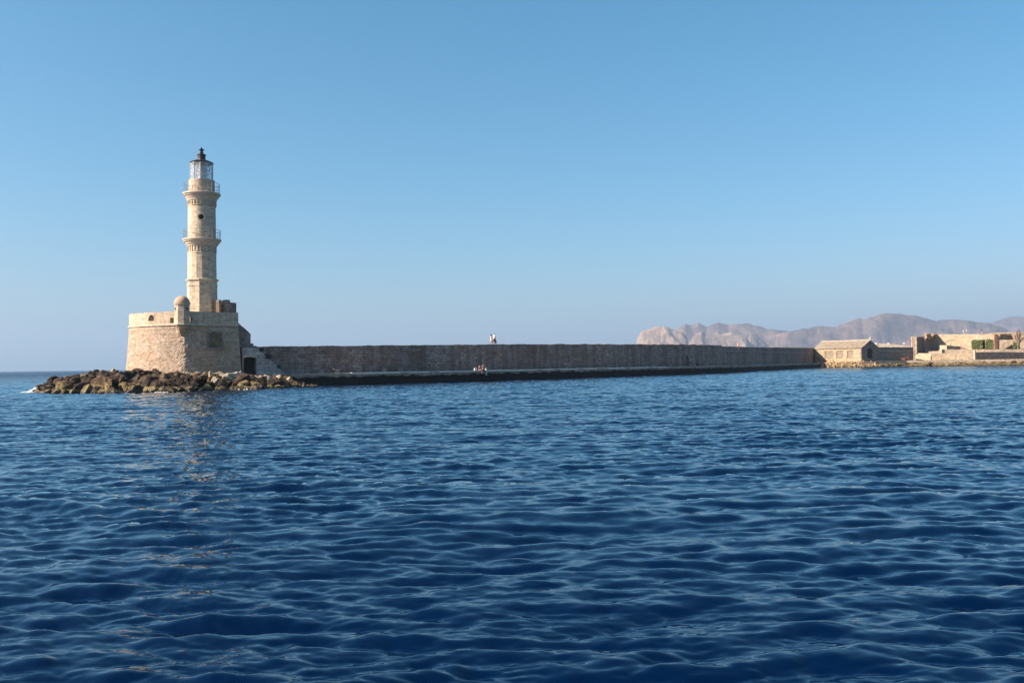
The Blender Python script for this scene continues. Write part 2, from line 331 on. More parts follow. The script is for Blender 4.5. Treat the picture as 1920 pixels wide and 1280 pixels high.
def voxwall(mb, A, B, z0, z1, th, mask=None, cell=0.2, rough=0.03, back=None, mi=0, u_off=0.0, lean=0.0, freq=0.9, top=None):
    """upright wall from A to B (plan), front on the right-hand side of A->B (towards the camera when B is right of A);
    mask(u, z) False cuts a hole; top(u) gives a ragged top height"""
    A, B = Vector(A), Vector(B); L = (B - A).length; d = (B - A) / L; nrm = Vector((d.y, -d.x))
    nu = max(2, round(L / cell)); nzc = max(1, round((z1 - z0) / cell)); du, dz = L / nu, (z1 - z0) / nzc
    def on(i, j):
        if not (0 <= i < nu and 0 <= j < nzc): return False
        u, z = (i + .5) * du, z0 + (j + .5) * dz
        if top and z - dz * .5 > top(u) - dz * .12: return False
        return mask(u, z) if mask else True
    grid = [[on(i, j) for j in range(nzc)] for i in range(nu)]
    vid = {}
    def V(i, j, k):
        if (i, j, k) in vid: return vid[(i, j, k)]
        u, z = i * du, z0 + j * dz
        q = A + d * u
        off = -th * k + lean * (z1 - z) * (1 - k)
        dn = noise.noise(Vector((q.x, q.y, z)) * freq) + 0.5 * noise.noise(Vector((q.x, q.y, z)) * freq * 3)
        if k == 0: off += dn * rough
        dzj = noise.noise(Vector((q.x * 1.7, q.y * 1.7, z + 50))) * rough * 1.2 if 0 < j else 0
        zj = z + dzj
        if top and j > 0: zj = min(zj, max(top(min(L - 1e-4, max(1e-4, u))), z - dz))
        p = q + nrm * off
        s = mb.v; s.append((p.x, p.y, zj)); vid[(i, j, k)] = len(s) - 1
        return len(s) - 1
    for i in range(nu):
        for j in range(nzc):
            if not grid[i][j]: continue
            u1, u2, w1, w2 = u_off + i * du, u_off + (i + 1) * du, z0 + j * dz, z0 + (j + 1) * dz
            mb.face((V(i, j, 0), V(i + 1, j, 0), V(i + 1, j + 1, 0), V(i, j + 1, 0)), [(u1, w1), (u2, w1), (u2, w2), (u1, w2)], mi)
            mb.face((V(i + 1, j, 1), V(i, j, 1), V(i, j + 1, 1), V(i + 1, j + 1, 1)), [(u2, w1), (u1, w1), (u1, w2), (u2, w2)], mi)
            for (ni, nj, a, b) in ((i - 1, j, (i, j + 1), (i, j)), (i + 1, j, (i + 1, j), (i + 1, j + 1)), (i, j - 1, (i, j), (i + 1, j)), (i, j + 1, (i + 1, j + 1), (i, j + 1))):
                if not (0 <= ni < nu and 0 <= nj < nzc and grid[ni][nj]):
                    mb.face((V(*a, 0), V(*a, 1), V(*b, 1), V(*b, 0)), [(0, w1), (th, w1), (th, w2), (0, w2)], mi)
    return mb

# ------------------------------------------------------------------ water
def wave_tile(N, L, lmin, lmax, seed, wind, spread, slope, power=3.2):
    rng = np.random.default_rng(seed)
    k1 = np.fft.fftfreq(N, L / N) * 2 * np.pi
    kx, ky = np.meshgrid(k1, k1, indexing='ij'); k = np.hypot(kx, ky); k[0, 0] = 1
    lam = 2 * np.pi / k
    win = np.clip((lam - lmin) / (lmin * 0.4), 0, 1) * np.clip((lmax * 1.3 - lam) / (lmax * 0.3), 0, 1)
    cosw = (kx * wind[0] + ky * wind[1]) / k
    S = k ** (-power) * win * (np.abs(cosw) ** spread * 0.95 + 0.05); S[0, 0] = 0
    h = np.sqrt(S) * (rng.normal(size=(N, N)) + 1j * rng.normal(size=(N, N)))
    z = np.fft.ifft2(h).real
    H = np.fft.fft2(z); dx = np.fft.ifft2(1j * kx * H).real; dy = np.fft.ifft2(1j * ky * H).real
    s = slope / math.sqrt((dx ** 2 + dy ** 2).mean()); H *= s
    return (np.fft.ifft2(H).real.astype(np.float32), np.fft.ifft2(1j * kx / k * H).real.astype(np.float32), np.fft.ifft2(1j * ky / k * H).real.astype(np.float32), N, L)
def sample(tile, x, y, ang):
    N, L = tile[3], tile[4]; c, s = math.cos(ang), math.sin(ang)
    u = ((x * c + y * s) / L * N) % N; v = ((-x * s + y * c) / L * N) % N
    i = np.floor(u).astype(np.int32) % N; j = np.floor(v).astype(np.int32) % N; fu, fv = u - np.floor(u), v - np.floor(v); i2, j2 = (i + 1) % N, (j + 1) % N
    out = []
    for t in tile[:3]:
        out.append(t[i, j] * (1 - fu) * (1 - fv) + t[i2, j] * fu * (1 - fv) + t[i, j2] * (1 - fu) * fv + t[i2, j2] * fu * fv)
    h, gx, gy = out
    return h, gx * c - gy * s, gx * s + gy * c

def build_water():
    fine = np.linspace(-R(35), R(35), 1150); coarse = np.linspace(R(35), 2 * math.pi - R(35), 62)[1:-1]
    ang = np.concatenate([fine, coarse]); nc = len(ang)
    rr = [0.4, 0.8, 1.3, 1.9, 2.5, 3.1, 3.6, 4.0, 4.3, 4.6]; r = 4.6
    while r < 5000:
        if r < 400: dr = min(max(r * r / 2500, 0.015), 0.095 + r / 1100 if r < 130 else 0.21 * (r / 130) ** 1.6)
        else: dr = r * 0.03
        r += dr; rr.append(r)
    rr = np.array(rr); nr = len(rr)
    A, Q = np.meshgrid(ang, rr, indexing='xy')
    x = (Q * np.sin(A)).ravel(); y = (Q * np.cos(A)).ravel(); q = Q.ravel()
    inf = (np.abs(A) <= R(35.01)).ravel()
    big = wave_tile(512, 71.0, 1.1, 9, 3, (0.25, 0.97), 3.5, 0.055, 3.3)
    mid = wave_tile(512, 19.0, 0.25, 1.0, 5, (-0.2, 0.98), 12.0, 0.17, 3.0)
    sm = wave_tile(512, 7.3, 0.08, 0.5, 9, (0.15, 0.99), 7.0, 0.14, 3.1)
    h = np.zeros_like(x); ox = np.zeros_like(x); oy = np.zeros_like(x)
    patch = 0.55 + 0.9 * (0.5 + 0.5 * np.sin(x * 0.31 + 1.3 * np.sin(y * 0.17)) * np.cos(y * 0.21 + 1.1 * np.sin(x * 0.13)))
    sh = lambda a, b: np.clip((b - q) / (b - a), 0, 1)
    for tile, wgt, an in ((big, sh(700, 2600), 0.3), (mid, sh(140, 380) * (0.8 + 0.4 * patch / 1.0), -0.15), (sm, sh(35, 120) * patch, 0.1)):
        wg = wgt * inf
        a, b, c = sample(tile, x, y, an); h += a * wg; ox += b * wg; oy += c * wg
    ch = 0.6
    v = np.empty((len(x) + 1, 3), np.float32); v[:-1, 0] = x - ox * ch; v[:-1, 1] = y - oy * ch; v[:-1, 2] = h; v[-1] = (0, 0, 0)
    i = np.arange(nr - 1)[:, None] * nc; j = np.arange(nc)[None, :]; j2 = (j + 1) % nc
    quads = np.stack([i + j, i + j2, i + nc + j2, i + nc + j], -1).reshape(-1, 4)
    tris = np.stack([np.full(nc, len(x)), (np.arange(nc) + 1) % nc, np.arange(nc)], -1)
    me = bpy.data.meshes.new("water")
    nq, ntr = len(quads), len(tris)
    me.vertices.add(len(v)); me.vertices.foreach_set('co', v.ravel())
    me.loops.add(nq * 4 + ntr * 3); me.loops.foreach_set('vertex_index', np.concatenate([quads.ravel(), tris.ravel()]).astype(np.int32))
    me.polygons.add(nq + ntr)
    me.polygons.foreach_set('loop_start', np.concatenate([np.arange(nq) * 4, nq * 4 + np.arange(ntr) * 3]).astype(np.int32))
    me.polygons.foreach_set('use_smooth', np.ones(nq + ntr, bool))
    me.update(calc_edges=True)
    m = bpy.data.materials.new('sea_water'); m.use_nodes = True; n = m.node_tree.nodes; l = m.node_tree.links; n.clear()
    g = n.new('ShaderNodeNewGeometry')
    f1 = nz(n, l, g.outputs['Position'], 3.2, 3, 0.55, 1.0, 1.9, 1.0)
    bp = n.new('ShaderNodeBump'); bp.inputs['Strength'].default_value = 0.12; bp.inputs['Distance'].default_value = 0.06
    l.new(f1, bp.inputs['Height'])
    # beyond the harbour the sea is choppier than the mesh can carry: the rest of its waves as bump
    ln_ = n.new('ShaderNodeVectorMath'); ln_.operation = 'LENGTH'; l.new(g.outputs['Position'], ln_.inputs[0])
    mr = n.new('ShaderNodeMapRange'); l.new(ln_.outputs['Value'], mr.inputs[0]); mr.inputs[1].default_value = 70; mr.inputs[2].default_value = 500
    mr.inputs[3].default_value = 0.0; mr.inputs[4].default_value = 1.0
    f2 = nz(n, l, g.outputs['Position'], 0.7, 4, 0.6, 0.7, 1.3, 1.0)
    b2 = n.new('ShaderNodeBump'); b2.inputs['Distance'].default_value = 0.9; l.new(mr.outputs[0], b2.inputs['Strength'])
    l.new(f2, b2.inputs['Height']); l.new(bp.outputs[0], b2.inputs['Normal'])
    df = n.new('ShaderNodeBsdfDiffuse'); df.inputs[0].default_value = (0.0, 0.0046, 0.024, 1)
    gs = n.new('ShaderNodeBsdfGlossy'); gs.inputs[0].default_value = (0.80, 0.95, 1.0, 1); gs.inputs['Roughness'].default_value = 0.02
    fr = n.new('ShaderNodeFresnel'); fr.inputs[0].default_value = 1.34; mx = n.new('ShaderNodeMixShader'); mo = n.new('ShaderNodeOutputMaterial')
    for q in (gs, fr): l.new(b2.outputs[0], q.inputs['Normal'])
    l.new(fr.outputs[0], mx.inputs[0]); l.new(df.outputs[0], mx.inputs[1]); l.new(gs.outputs[0], mx.inputs[2]); l.new(mx.outputs[0], mo.inputs[0])
    me.materials.append(m)
    o = bpy.data.objects.new("water", me); C.objects.link(o); struct(o)
build_water()

# ------------------------------------------------------------------ breakwater
WALL = [(470, 111.2), (640, 117.2), (790, 126), (935, 136.5), (1120, 155), (1295, 182), (1354, 196), (1440, 242), (1531, 306)]
WPTS = [XY(x, D) for x, D in WALL]
def offset_line(pts, dist):
    out = []
    for i, p in enumerate(pts):
        a = (p - pts[i - 1]).normalized() if i else (pts[1] - p).normalized()
        b = (pts[i + 1] - p).normalized() if i < len(pts) - 1 else a
        t = (a + b).normalized(); out.append(p + Vector((t.y, -t.x)) * dist)
    return out
QPTS = offset_line(WPTS, 4.0)
SPTS = offset_line(WPTS, 1.0)
def on_line(pts, x):
    """point of the polyline seen in column x"""
    for a, b in zip(pts, pts[1:]):
        p, u = hit(x, a, b)
        if (p - a).dot(b - a) >= -1e-3 and (p - b).dot(a - b) >= -1e-3: return p
    p, u = hit(x, pts[0], pts[1]) if x < 700 else hit(x, pts[-2], pts[-1]); return p
TOPS = [(470, 649), (560, 649), (640, 648.6), (790, 646.8), (935, 645.2), (1120, 645), (1295, 645.8), (1353, 646.8), (1355, 650.2), (1440, 651), (1531, 651.6)]
def wtop(x):
    for (a, ya), (b, yb) in zip(TOPS, TOPS[1:]):
        if a <= x <= b: yy = ya + (yb - ya) * (x - a) / (b - a); break
    else: yy = TOPS[0][1] if x < 470 else TOPS[-1][1]
    p = on_line(WPTS, x); return ZZ(x, yy, p.y)
def col_of(p, z=2.3):
    d = Vector((p[0], p[1], z)) - CAM; return 960 + F_PX * d.dot(rt) / d.dot(fw)
QZ = 1.5
bw = thing('breakwater_wall', (WPTS[0].x, WPTS[0].y, 0), 'long dark brown stone breakwater wall running from the lighthouse fort to the shore', 'wall')
front = MB(); core = MB(); cope = MB(); acc = 0
niche_x = [(1283.3, 1292)]; C6 = offset_line(WPTS, -0.45); C45 = offset_line(WPTS, -4.5)
for a, b in zip(WPTS, WPTS[1:]):
    L = (b - a).length; d = (b - a) / L; nr = Vector((d.y, -d.x))
    za, zb = wtop(max(470, col_of(a) + .5)), wtop(min(1525, col_of(b) - .5))
    def top(u, a=a, d=d, L=L, za=za, zb=zb):
        q = a + d * u
        return za + (zb - za) * u / L + 0.09 * noise.noise(Vector((q.x, q.y, 0)) * 0.45) + 0.06 * noise.noise(Vector((q.x, q.y, 0)) * 2.5) - 0.18 * max(0, noise.noise(Vector((q.x, q.y, 9)) * 1.1) - 0.35)
    def mk(u, z, a=a, d=d):
        q = a + d * u; c = col_of(q)
        return not any(l0 < c < l1 and QZ - 1 < z < QZ + 2.3 - .5 * abs(c - 1287.6) / 4 for l0, l1 in niche_x)
    voxwall(front, a, b, 0.6, max(za, zb) + 0.3, 0.6, mk, 0.22, 0.05, u_off=acc, top=top)
    a2, b2 = a - nr * 0.6, b - nr * 0.6; a3, b3 = a - nr * 4.5, b - nr * 4.5
    zf = lambda p, a=a, d=d, L=L, za=za, zb=zb: za + (zb - za) * max(0, min(1, (Vector(p) - a).dot(d) / L)) - 0.12
    wi_ = WPTS.index(a); core.prism([C6[wi_], C6[wi_ + 1], C45[wi_ + 1], C45[wi_]], -1.0, zf)
    acc += L
front.build('masonry_face', MT['mole'], bw); core.build('wall_core', MT['mole'], bw)
# ledge along the lower eastern stretch
lg = MB()
pa, pb = on_line(WPTS, 1358), on_line(WPTS, 1522)
seq = [pa, WPTS[7], pb]
for a, b in zip(seq, seq[1:]):
    d = (b - a).normalized(); nr = Vector((d.y, -d.x)); zl = ZZ(1440, 659.5, WPTS[7].y)
    lg.prism([a + nr * 0.22, b + nr * 0.22, b + nr * 0.05, a + nr * 0.05], zl - 0.15, zl)
lg.build('ledge', MT['stair'], bw)
p1, p2 = on_line(WPTS, 1283), on_line(WPTS, 1292.4)
dd = (p2 - p1).normalized(); nn = Vector((dd.y, -dd.x))
dm = MB(); dm.prism([p1 - nn * 0.5, p2 - nn * 0.5, p2 - nn * 0.57, p1 - nn * 0.57], QZ, QZ + 2.4); dm.build('niche_shade', MT['dark'], bw)  # near-black sheet standing in for the shade inside the niche

# quay walkway in front of the wall
qm = MB(); acc = 0
for i in range(len(QPTS) - 1):
    a, b = QPTS[i], QPTS[i + 1]; L = (b - a).length; n_ = max(1, int(L / 1.0)); d = (b - a) / L; nr = Vector((d.y, -d.x))
    wa, wb = WPTS[i], WPTS[i + 1]
    if i == len(QPTS) - 2: n_ = int(n_ * 0.86)
    tot = max(1, int(L / 1.0))
    for k in range(n_):
        s0, s1 = k / tot, (k + 1) / tot
        f0, f1 = a.lerp(b, s0), a.lerp(b, s1); g0, g1 = wa.lerp(wb, s0), wa.lerp(wb, s1)
        def D3(p, z, off): q = p + nr * (off + 0.12 * noise.noise(Vector((p.x, p.y, z * 1.3)) * 0.5)); return (q.x, q.y, z)
        rows = [(-1.2, 0.25), (0.1, 0.12), (0.55, 0.0), (0.95, 0.03), (1.28, 0.0), (1.281, 0.12), (QZ, 0.12)]
        for (z0, o0), (z1, o1) in zip(rows, rows[1:]):
            u0, u1 = acc + s0 * L, acc + s1 * L
            qm.quad(D3(f0, z0, o0), D3(f1, z0, o0), D3(f1, z1, o1), D3(f0, z1, o1), [(u0, z0), (u1, z0), (u1, z1), (u0, z1)])
        e0, e1 = D3(f0, QZ, 0.12), D3(f1, QZ, 0.12)
        qm.quad(e0, e1, (g1.x, g1.y, QZ), (g0.x, g0.y, QZ), [(acc + s0 * L, 0), (acc + s1 * L, 0), (acc + s1 * L, 4), (acc + s0 * L, 4)])
        if k == n_ - 1 and i == len(QPTS) - 2:
            qm.quad(D3(f1, -1.2, 0), (g1.x, g1.y, -1.2), (g1.x, g1.y, QZ), D3(f1, QZ, 0))
        if k == 0 and i == 0:
            qm.quad((g0.x, g0.y, -1.2), D3(f0, -1.2, 0), D3(f0, QZ, 0), (g0.x, g0.y, QZ))
    acc += L
struct(qm.build('quay', MT['quay']))

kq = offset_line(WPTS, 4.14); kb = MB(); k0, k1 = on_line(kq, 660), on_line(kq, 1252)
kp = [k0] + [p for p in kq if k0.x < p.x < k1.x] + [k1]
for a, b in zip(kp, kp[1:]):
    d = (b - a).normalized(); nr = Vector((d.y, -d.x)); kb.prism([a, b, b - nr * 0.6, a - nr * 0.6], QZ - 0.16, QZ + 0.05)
struct(kb.build('sunlit_edge_strip', plain('sunlit_edge_colour', (0.8, 0.76, 0.7), 0.8, var=.12, scale=1)))  # pale strip painting the sunlit line along the quay edge

# ------------------------------------------------------------------ bastion (fort) under the lighthouse
PLAN = [Vector(p) for p in ((-38.3, 106.0), (-33.15, 109.8), (-36.4, 119.0), (-40.5, 121.0), (-46.3, 118.6), (-47.7, 114.2), (-47.1, 111.0), (-45.1, 108.6), (-41.9, 106.7))]
CEN = Vector((-40.5, 113.5))
Z_G, Z_S = 1.2, 7.42
Z_T = 9.03
def resample(poly, step):
    out = []
    for i, p in enumerate(poly):
        q = poly[(i + 1) % len(poly)]; n_ = max(1, round((q - p).length / step))
        out += [p.lerp(q, k / n_) for k in range(n_)]
    return out
def chaikin(poly, keep, it=2):
    for _ in range(it):
        out = []
        for i, p in enumerate(poly):
            q = poly[(i + 1) % len(poly)]
            a = p if tuple(p) in keep else p.lerp(q, .25)
            b = q if tuple(q) in keep else p.lerp(q, .75)
            out.append(a)
            if (b - a).length > 1e-4 and tuple(q) not in keep: out.append(b)
        poly = out
    return poly
KEEP = {tuple(PLAN[0]), tuple(PLAN[1]), tuple(PLAN[2])}
OUT = chaikin(PLAN, KEEP)
fort = thing('stone_bastion', (CEN.x, CEN.y, Z_G), 'round cornered limestone bastion with battered walls and parapet carrying the lighthouse', 'fort')
ring = resample(OUT, 0.18); nR = len(ring)
rows = 40; fb = MB(); per = [0]
for i in range(nR): per.append(per[-1] + (ring[(i + 1) % nR] - ring[i]).length)
Cn = PLAN[0]
for j in range(rows + 1):
    t = j / rows; z = Z_G - 0.6 + (Z_S - Z_G + 0.6) * t; sc = 1 + 0.075 * (1 - t) ** 1.15
    for i in range(nR):
        p = CEN + (ring[i] - CEN) * sc; o = (ring[i] - CEN).normalized()
        dc = (p - (CEN + (Cn - CEN) * sc)).length
        amp = 0.035 + 0.055 * max(0, 1 - dc / 1.5)
        dn = noise.noise(Vector((p.x, p.y, z)) * 2.6) + 0.7 * noise.noise(Vector((p.x, p.y, z)) * 5.5)
        rnd = -0.08 * max(0, 1 - dc / 0.7) * (0.4 + 0.6 * math.sin(math.pi * min(1, t * 1.1)))
        q = p + o * (dn * amp + rnd); fb.v.append((q.x, q.y, z))
for j in range(rows):
    for i in range(nR):
        i2 = (i + 1) % nR; a = j * nR; z0 = fb.v[a][2]; z1 = fb.v[a + nR][2]
        fb.face((a + i, a + i2, a + nR + i2, a + nR + i), [(per[i], z0), (per[i + 1], z0), (per[i + 1], z1), (per[i], z1)])
fb.face([rows * nR + i for i in range(nR)])
fb.build('battered_wall', MT['fort'], fort)
sc_ = MB(); big_ = [CEN + (p - CEN) * 1.018 for p in OUT]; sc_.prism(big_, Z_S - 0.02, Z_S + 0.16); sc_.build('string_course', MT['trim'], fort)
# parapet with openings
pp = MB(); acc = 0
def colu(A, B, x): return hit(x, A, B)[1]
inner = OUT
for i, p in enumerate(OUT):
    q = OUT[(i + 1) % len(OUT)]; L = (q - p).length
    A_, B_ = CEN + (p - CEN) * 1.0, CEN + (q - CEN) * 1.0
    holes = []
    seg_front = (A_.y + B_.y) / 2 < 111
    def mk(u, z, A_=A_, B_=B_):
        s = A_ + (B_ - A_).normalized() * u; c = col_of(s, z); yy = 640 - F_PX * (Vector((s.x, s.y, z)) - CAM).dot(up) / (Vector((s.x, s.y, z)) - CAM).dot(fw)
        if s.y > 112: return True
        if 278.5 < c < 289 and yy < 601.8 and yy > 590.3 + (0 if abs(c - 283.8) < 1 else (abs(c - 283.8) - 1) ** 2 * 0.27): return False
        if 318.5 < c < 326 and 595.5 < yy < 605: return False
        if 355.8 < c < 360.8 and 593.5 < yy < 604: return False
        return True
    def tp(u): return Z_T + 0.03 * noise.noise(Vector((u + acc, 0, 3)))
    voxwall(pp, A_, B_, Z_S + 0.16, Z_T, 0.75, mk if seg_front else None, 0.1 if seg_front else 0.4, 0.012, u_off=acc, top=None)
    acc += L
pp.build('parapet', MT['parapet'], fort)
fl = MB(); fl.prism([CEN + (p - CEN) * 0.97 for p in OUT], Z_S - 0.3, Z_S + 0.10); fl.build('platform', MT['trim'], fort)
# sentry box on the corner
SC = XY(341.5, 105.75, 607); scx = (SC.x, SC.y)
sb = MB(); zz = lambda y: ZZ(341.5, y, 105.75)
sb.lathe(scx, [(0.10, zz(631)), (0.30, zz(624)), (0.62, zz(616)), (0.84, zz(609.5))], 24, ns=0.08); crb = sb.build('sentry_corbel', MT['fort'], fort)
sb = MB(); sb.lathe(scx, [(0.98, zz(609.4)), (1.0, zz(608)), (0.96, zz(606.8))], 8, a0=R(-12)); sb.build('sentry_ledge', MT['trim'], fort)
sb = MB(); sb.lathe(scx, [(0.88, zz(606.8)), (0.86, zz(571.5))], 8, a0=R(-12)); box_ = sb.build('sentry_box', MT['parapet'], fort)
sb = MB(); sb.lathe(scx, [(0.90, zz(571.4)), (0.95, zz(570.3)), (0.93, zz(569.2))], 24); sb.build('cornice', MT['trim'], fort)
sb = MB(); sb.lathe(scx, [(0.90 * math.cos(t), zz(569.2) + 0.93 * math.sin(t)) for t in [R(a) for a in range(0, 90, 8)]] + [(0.02, zz(569.2) + 0.93)], 28)
sb.build('dome', MT['plaster'], fort, smooth=True)
for ax in (-46, 62):
    q = SC + Vector((math.sin(R(ax)), -math.cos(R(ax)))) * 0.80
    o_ = MB(); o_.box((q.x, q.y, zz(579.0)), (0.16, 0.12, 0.26), R(ax)); o_.build('lookout_hole', MT['dark'], fort)
# walled-up window on the shaded face
A_, B_ = PLAN[0], PLAN[1]; fd = (B_ - A_).normalized(); fn = Vector((fd.y, -fd.x))
def fpt(x, z):
    sc0 = 1 + 0.075 * (1 - (z - Z_G + .6) / (Z_S - Z_G + .6)); a, b = CEN + (A_ - CEN) * sc0, CEN + (B_ - CEN) * sc0
    return hit(x, a, b)[0]
wz0, wz1 = ZZ(403, 651.5, 108.2), ZZ(403, 624, 108.2)
def slab(mb, x0, x1, z0, z1, proud, back=0.3):
    a0, a1 = fpt(x0, z0), fpt(x1, z0); b0, b1 = fpt(x0, z1), fpt(x1, z1)
    f = lambda p, z, o: (p.x + fn.x * o, p.y + fn.y * o, z)
    v = [f(a0, z0, proud), f(a1, z0, proud), f(b1, z1, proud), f(b0, z1, proud), f(a0, z0, -back), f(a1, z0, -back), f(b1, z1, -back), f(b0, z1, -back)]
    n = len(mb.v); mb.v += v; w_, h_ = (a1 - a0).length, z1 - z0
    mb.face((n, n + 1, n + 2, n + 3), [(0, z0), (w_, z0), (w_, z1), (0, z1)])
    for q in ((n, n + 4, n + 5, n + 1), (n + 1, n + 5, n + 6, n + 2), (n + 2, n + 6, n + 7, n + 3), (n + 3, n + 7, n + 4, n), (n + 5, n + 4, n + 7, n + 6)): mb.face(q)
wf = MB(); slab(wf, 388.6, 391.0, wz0, wz1, 0.13); slab(wf, 415.6, 418, wz0, wz1, 0.13); slab(wf, 387.6, 419, wz0 - 0.22, wz0 - 0.003, 0.2); slab(wf, 388.6, 418, wz1 + 0.003, wz1 + 0.16, 0.14)
win = wf.build('walled_up_window', MT['ruin_shade'], fort)
wi = MB(); slab(wi, 391.1, 415.5, wz0, wz1, 0.06)
infl = wi.build('infill', MT['blocked'], fort); infl.parent = win; infl.location = (0, 0, 0)

# ------------------------------------------------------------------ lighthouse tower
TD = 114.0; TC = XY(379.3, TD, 580); tc_ = (TC.x, TC.y)
tz = lambda y: ZZ(379, y, TD)
lh = thing('lighthouse', (TC.x, TC.y, Z_S + 0.1), 'tall pale limestone lighthouse tower with two balconies and a glazed lantern standing on the bastion', 'lighthouse')
m_ = MB(); m_.lathe(tc_, [(1.86, Z_S + 0.1), (1.84, tz(537.3)), (1.90, tz(537.2)), (1.90, tz(535.5)), (1.84, tz(535.4)), (1.83, tz(529))], 8, a0=R(8)); m_.build('lower_shaft', MT['tower'], lh)
m_ = MB(); m_.lathe(tc_, [(1.86, tz(529)), (1.92, tz(528)), (2.0, tz(527)), (2.06, tz(525.6)), (2.02, tz(524.4)), (1.8, tz(523.6))], 8, a0=R(8)); m_.build('lower_cornice', MT['trim'], lh)
m_ = MB(); m_.lathe(tc_, [(1.74, tz(523.6)), (1.71, tz(476.6)), (1.76, tz(476.5)), (1.76, tz(474.4)), (1.70, tz(474.3)), (1.70, tz(463))], 16, a0=R(-4.25)); m_.build('middle_shaft', MT['tower'], lh)
def gallery(name, prof, brz, rb, zr0, hr, rr_, nb):
    m_ = MB(); m_.lathe(tc_, prof, 48); g_ = m_.build(name, MT['trim'], lh)
    for k in range(nb):
        a = 2 * math.pi * k / nb; br = MB()
        br.box((TC.x + math.sin(a) * rb, TC.y - math.cos(a) * rb, (brz[0] + brz[1]) / 2), (0.10, 0.13, brz[1] - brz[0]), a)
        br.build('bracket', MT['trim'], lh)
    rl = MB()
    for k in range(28):
        a = 2 * math.pi * k / 28; x, y = TC.x + math.sin(a) * rr_, TC.y - math.cos(a) * rr_
        rl.tube([(x, y, zr0), (x, y, zr0 + hr)], 0.017 if k % 4 else 0.026, 6)
    for zq in (0.12, 0.62, 1.0):
        pts = [(TC.x + math.sin(2 * math.pi * k / 56) * rr_, TC.y - math.cos(2 * math.pi * k / 56) * rr_, zr0 + hr * zq) for k in range(57)]
        rl.tube(pts, 0.024 if zq == 1.0 else 0.014, 6)
    rl.build('railing', MT['iron'], lh)
gallery('lower_gallery', [(1.78, tz(463)), (1.86, tz(460.6)), (2.0, tz(458.5)), (2.03, tz(456.5)), (2.18, tz(455)), (2.24, tz(453)), (2.34, tz(451.8)), (2.34, tz(449.8)), (2.26, tz(449.3))],
        (tz(473), tz(463.2)), 1.70, tz(449.3), 1.14, 2.24, 28)
m_ = MB(); m_.lathe(tc_, [(1.70, tz(449.3)), (1.66, tz(388.6)), (1.74, tz(388)), (1.74, tz(386.8)), (1.67, tz(386.4)), (1.67, tz(379)), (1.72, tz(378.5))], 48); m_.build('upper_shaft', MT['tower'], lh)
gallery('upper_gallery', [(1.74, tz(378.5)), (1.84, tz(375)), (1.97, tz(372)), (2.0, tz(370.5)), (2.14, tz(369)), (2.18, tz(367.3)), (2.30, tz(366)), (2.30, tz(364)), (2.22, tz(363.4))],
        (tz(385.8), tz(379.2)), 1.72, tz(363.4), 1.2, 2.16, 28)
m_ = MB(); m_.lathe(tc_, [(1.60, tz(363.4)), (1.57, tz(341)), (1.60, tz(340.8)), (1.60, tz(339.4))], 40); m_.build('lantern_drum', MT['tower'], lh)
# round window
pa = R(17); pc = TC + Vector((math.sin(pa), -math.cos(pa))) * 1.66; pz = tz(410.4); pn = Vector((math.sin(pa), -math.cos(pa), 0)); pt = Vector((math.cos(pa), math.sin(pa), 0))
def ringm(mb, r0_, r1_, d0, d1, n=24):
    b = len(mb.v)
    for k in range(n):
        a = 2 * math.pi * k / n; o_ = pt * math.cos(a) + Vector((0, 0, 1)) * math.sin(a)
        for r_, d_ in ((r0_, d0), (r0_, d1), (r1_, d1), (r1_, d0)): q = Vector((pc.x, pc.y, pz)) + o_ * r_ + pn * d_; mb.v.append(tuple(q))
    for k in range(n):
        k2 = (k + 1) % n
        for e in range(3): mb.face((b + k * 4 + e, b + k2 * 4 + e, b + k2 * 4 + e + 1, b + k * 4 + e + 1))
m_ = MB(); ringm(m_, 0.46, 0.31, -0.1, 0.10); rwin = m_.build('round_window', MT['trim'], lh)
m_ = MB(); b0_ = len(m_.v)
for k in range(24):
    a = 2 * math.pi * k / 24; q = Vector((pc.x, pc.y, pz)) + (pt * math.cos(a) + Vector((0, 0, 1)) * math.sin(a)) * 0.315 + pn * 0.045; m_.v.append(tuple(q))
m_.face(list(range(24))); rg = m_.build('pane', MT['dark'], lh); rg.parent = rwin; rg.location = (0, 0, 0)
# lantern room: frame of 12 posts with panes, lens inside
LR = 1.36; z0_, z1_ = tz(339.4), tz(307)
gl = bpy.data.materials.new('lantern_glass'); n, l, b = nodes(gl)
b.inputs['Base Color'].default_value = (0.9, 0.95, 0.97, 1); b.inputs['Roughness'].default_value = 0.02; b.inputs['Transmission Weight'].default_value = 0.86; b.inputs['IOR'].default_value = 1.1
mf = MB(); NP = 10
for k in range(NP):
    a = 2 * math.pi * (k + 0.32) / NP; x, y = TC.x + math.sin(a) * LR, TC.y - math.cos(a) * LR
    mf.tube([(x, y, z0_), (x, y, z1_)], 0.055, 6)
for f_, r_ in ((0.02, 0.06), (0.26, 0.038), (0.5, 0.038), (0.74, 0.038), (0.98, 0.06)):
    pts = [(TC.x + math.sin(2 * math.pi * (k + .32) / NP) * LR, TC.y - math.cos(2 * math.pi * (k + .32) / NP) * LR, z0_ + (z1_ - z0_) * f_) for k in range(NP + 1)]
    mf.tube(pts, r_, 6)
lr = mf.build('lantern_frame', MT['frame'], lh)
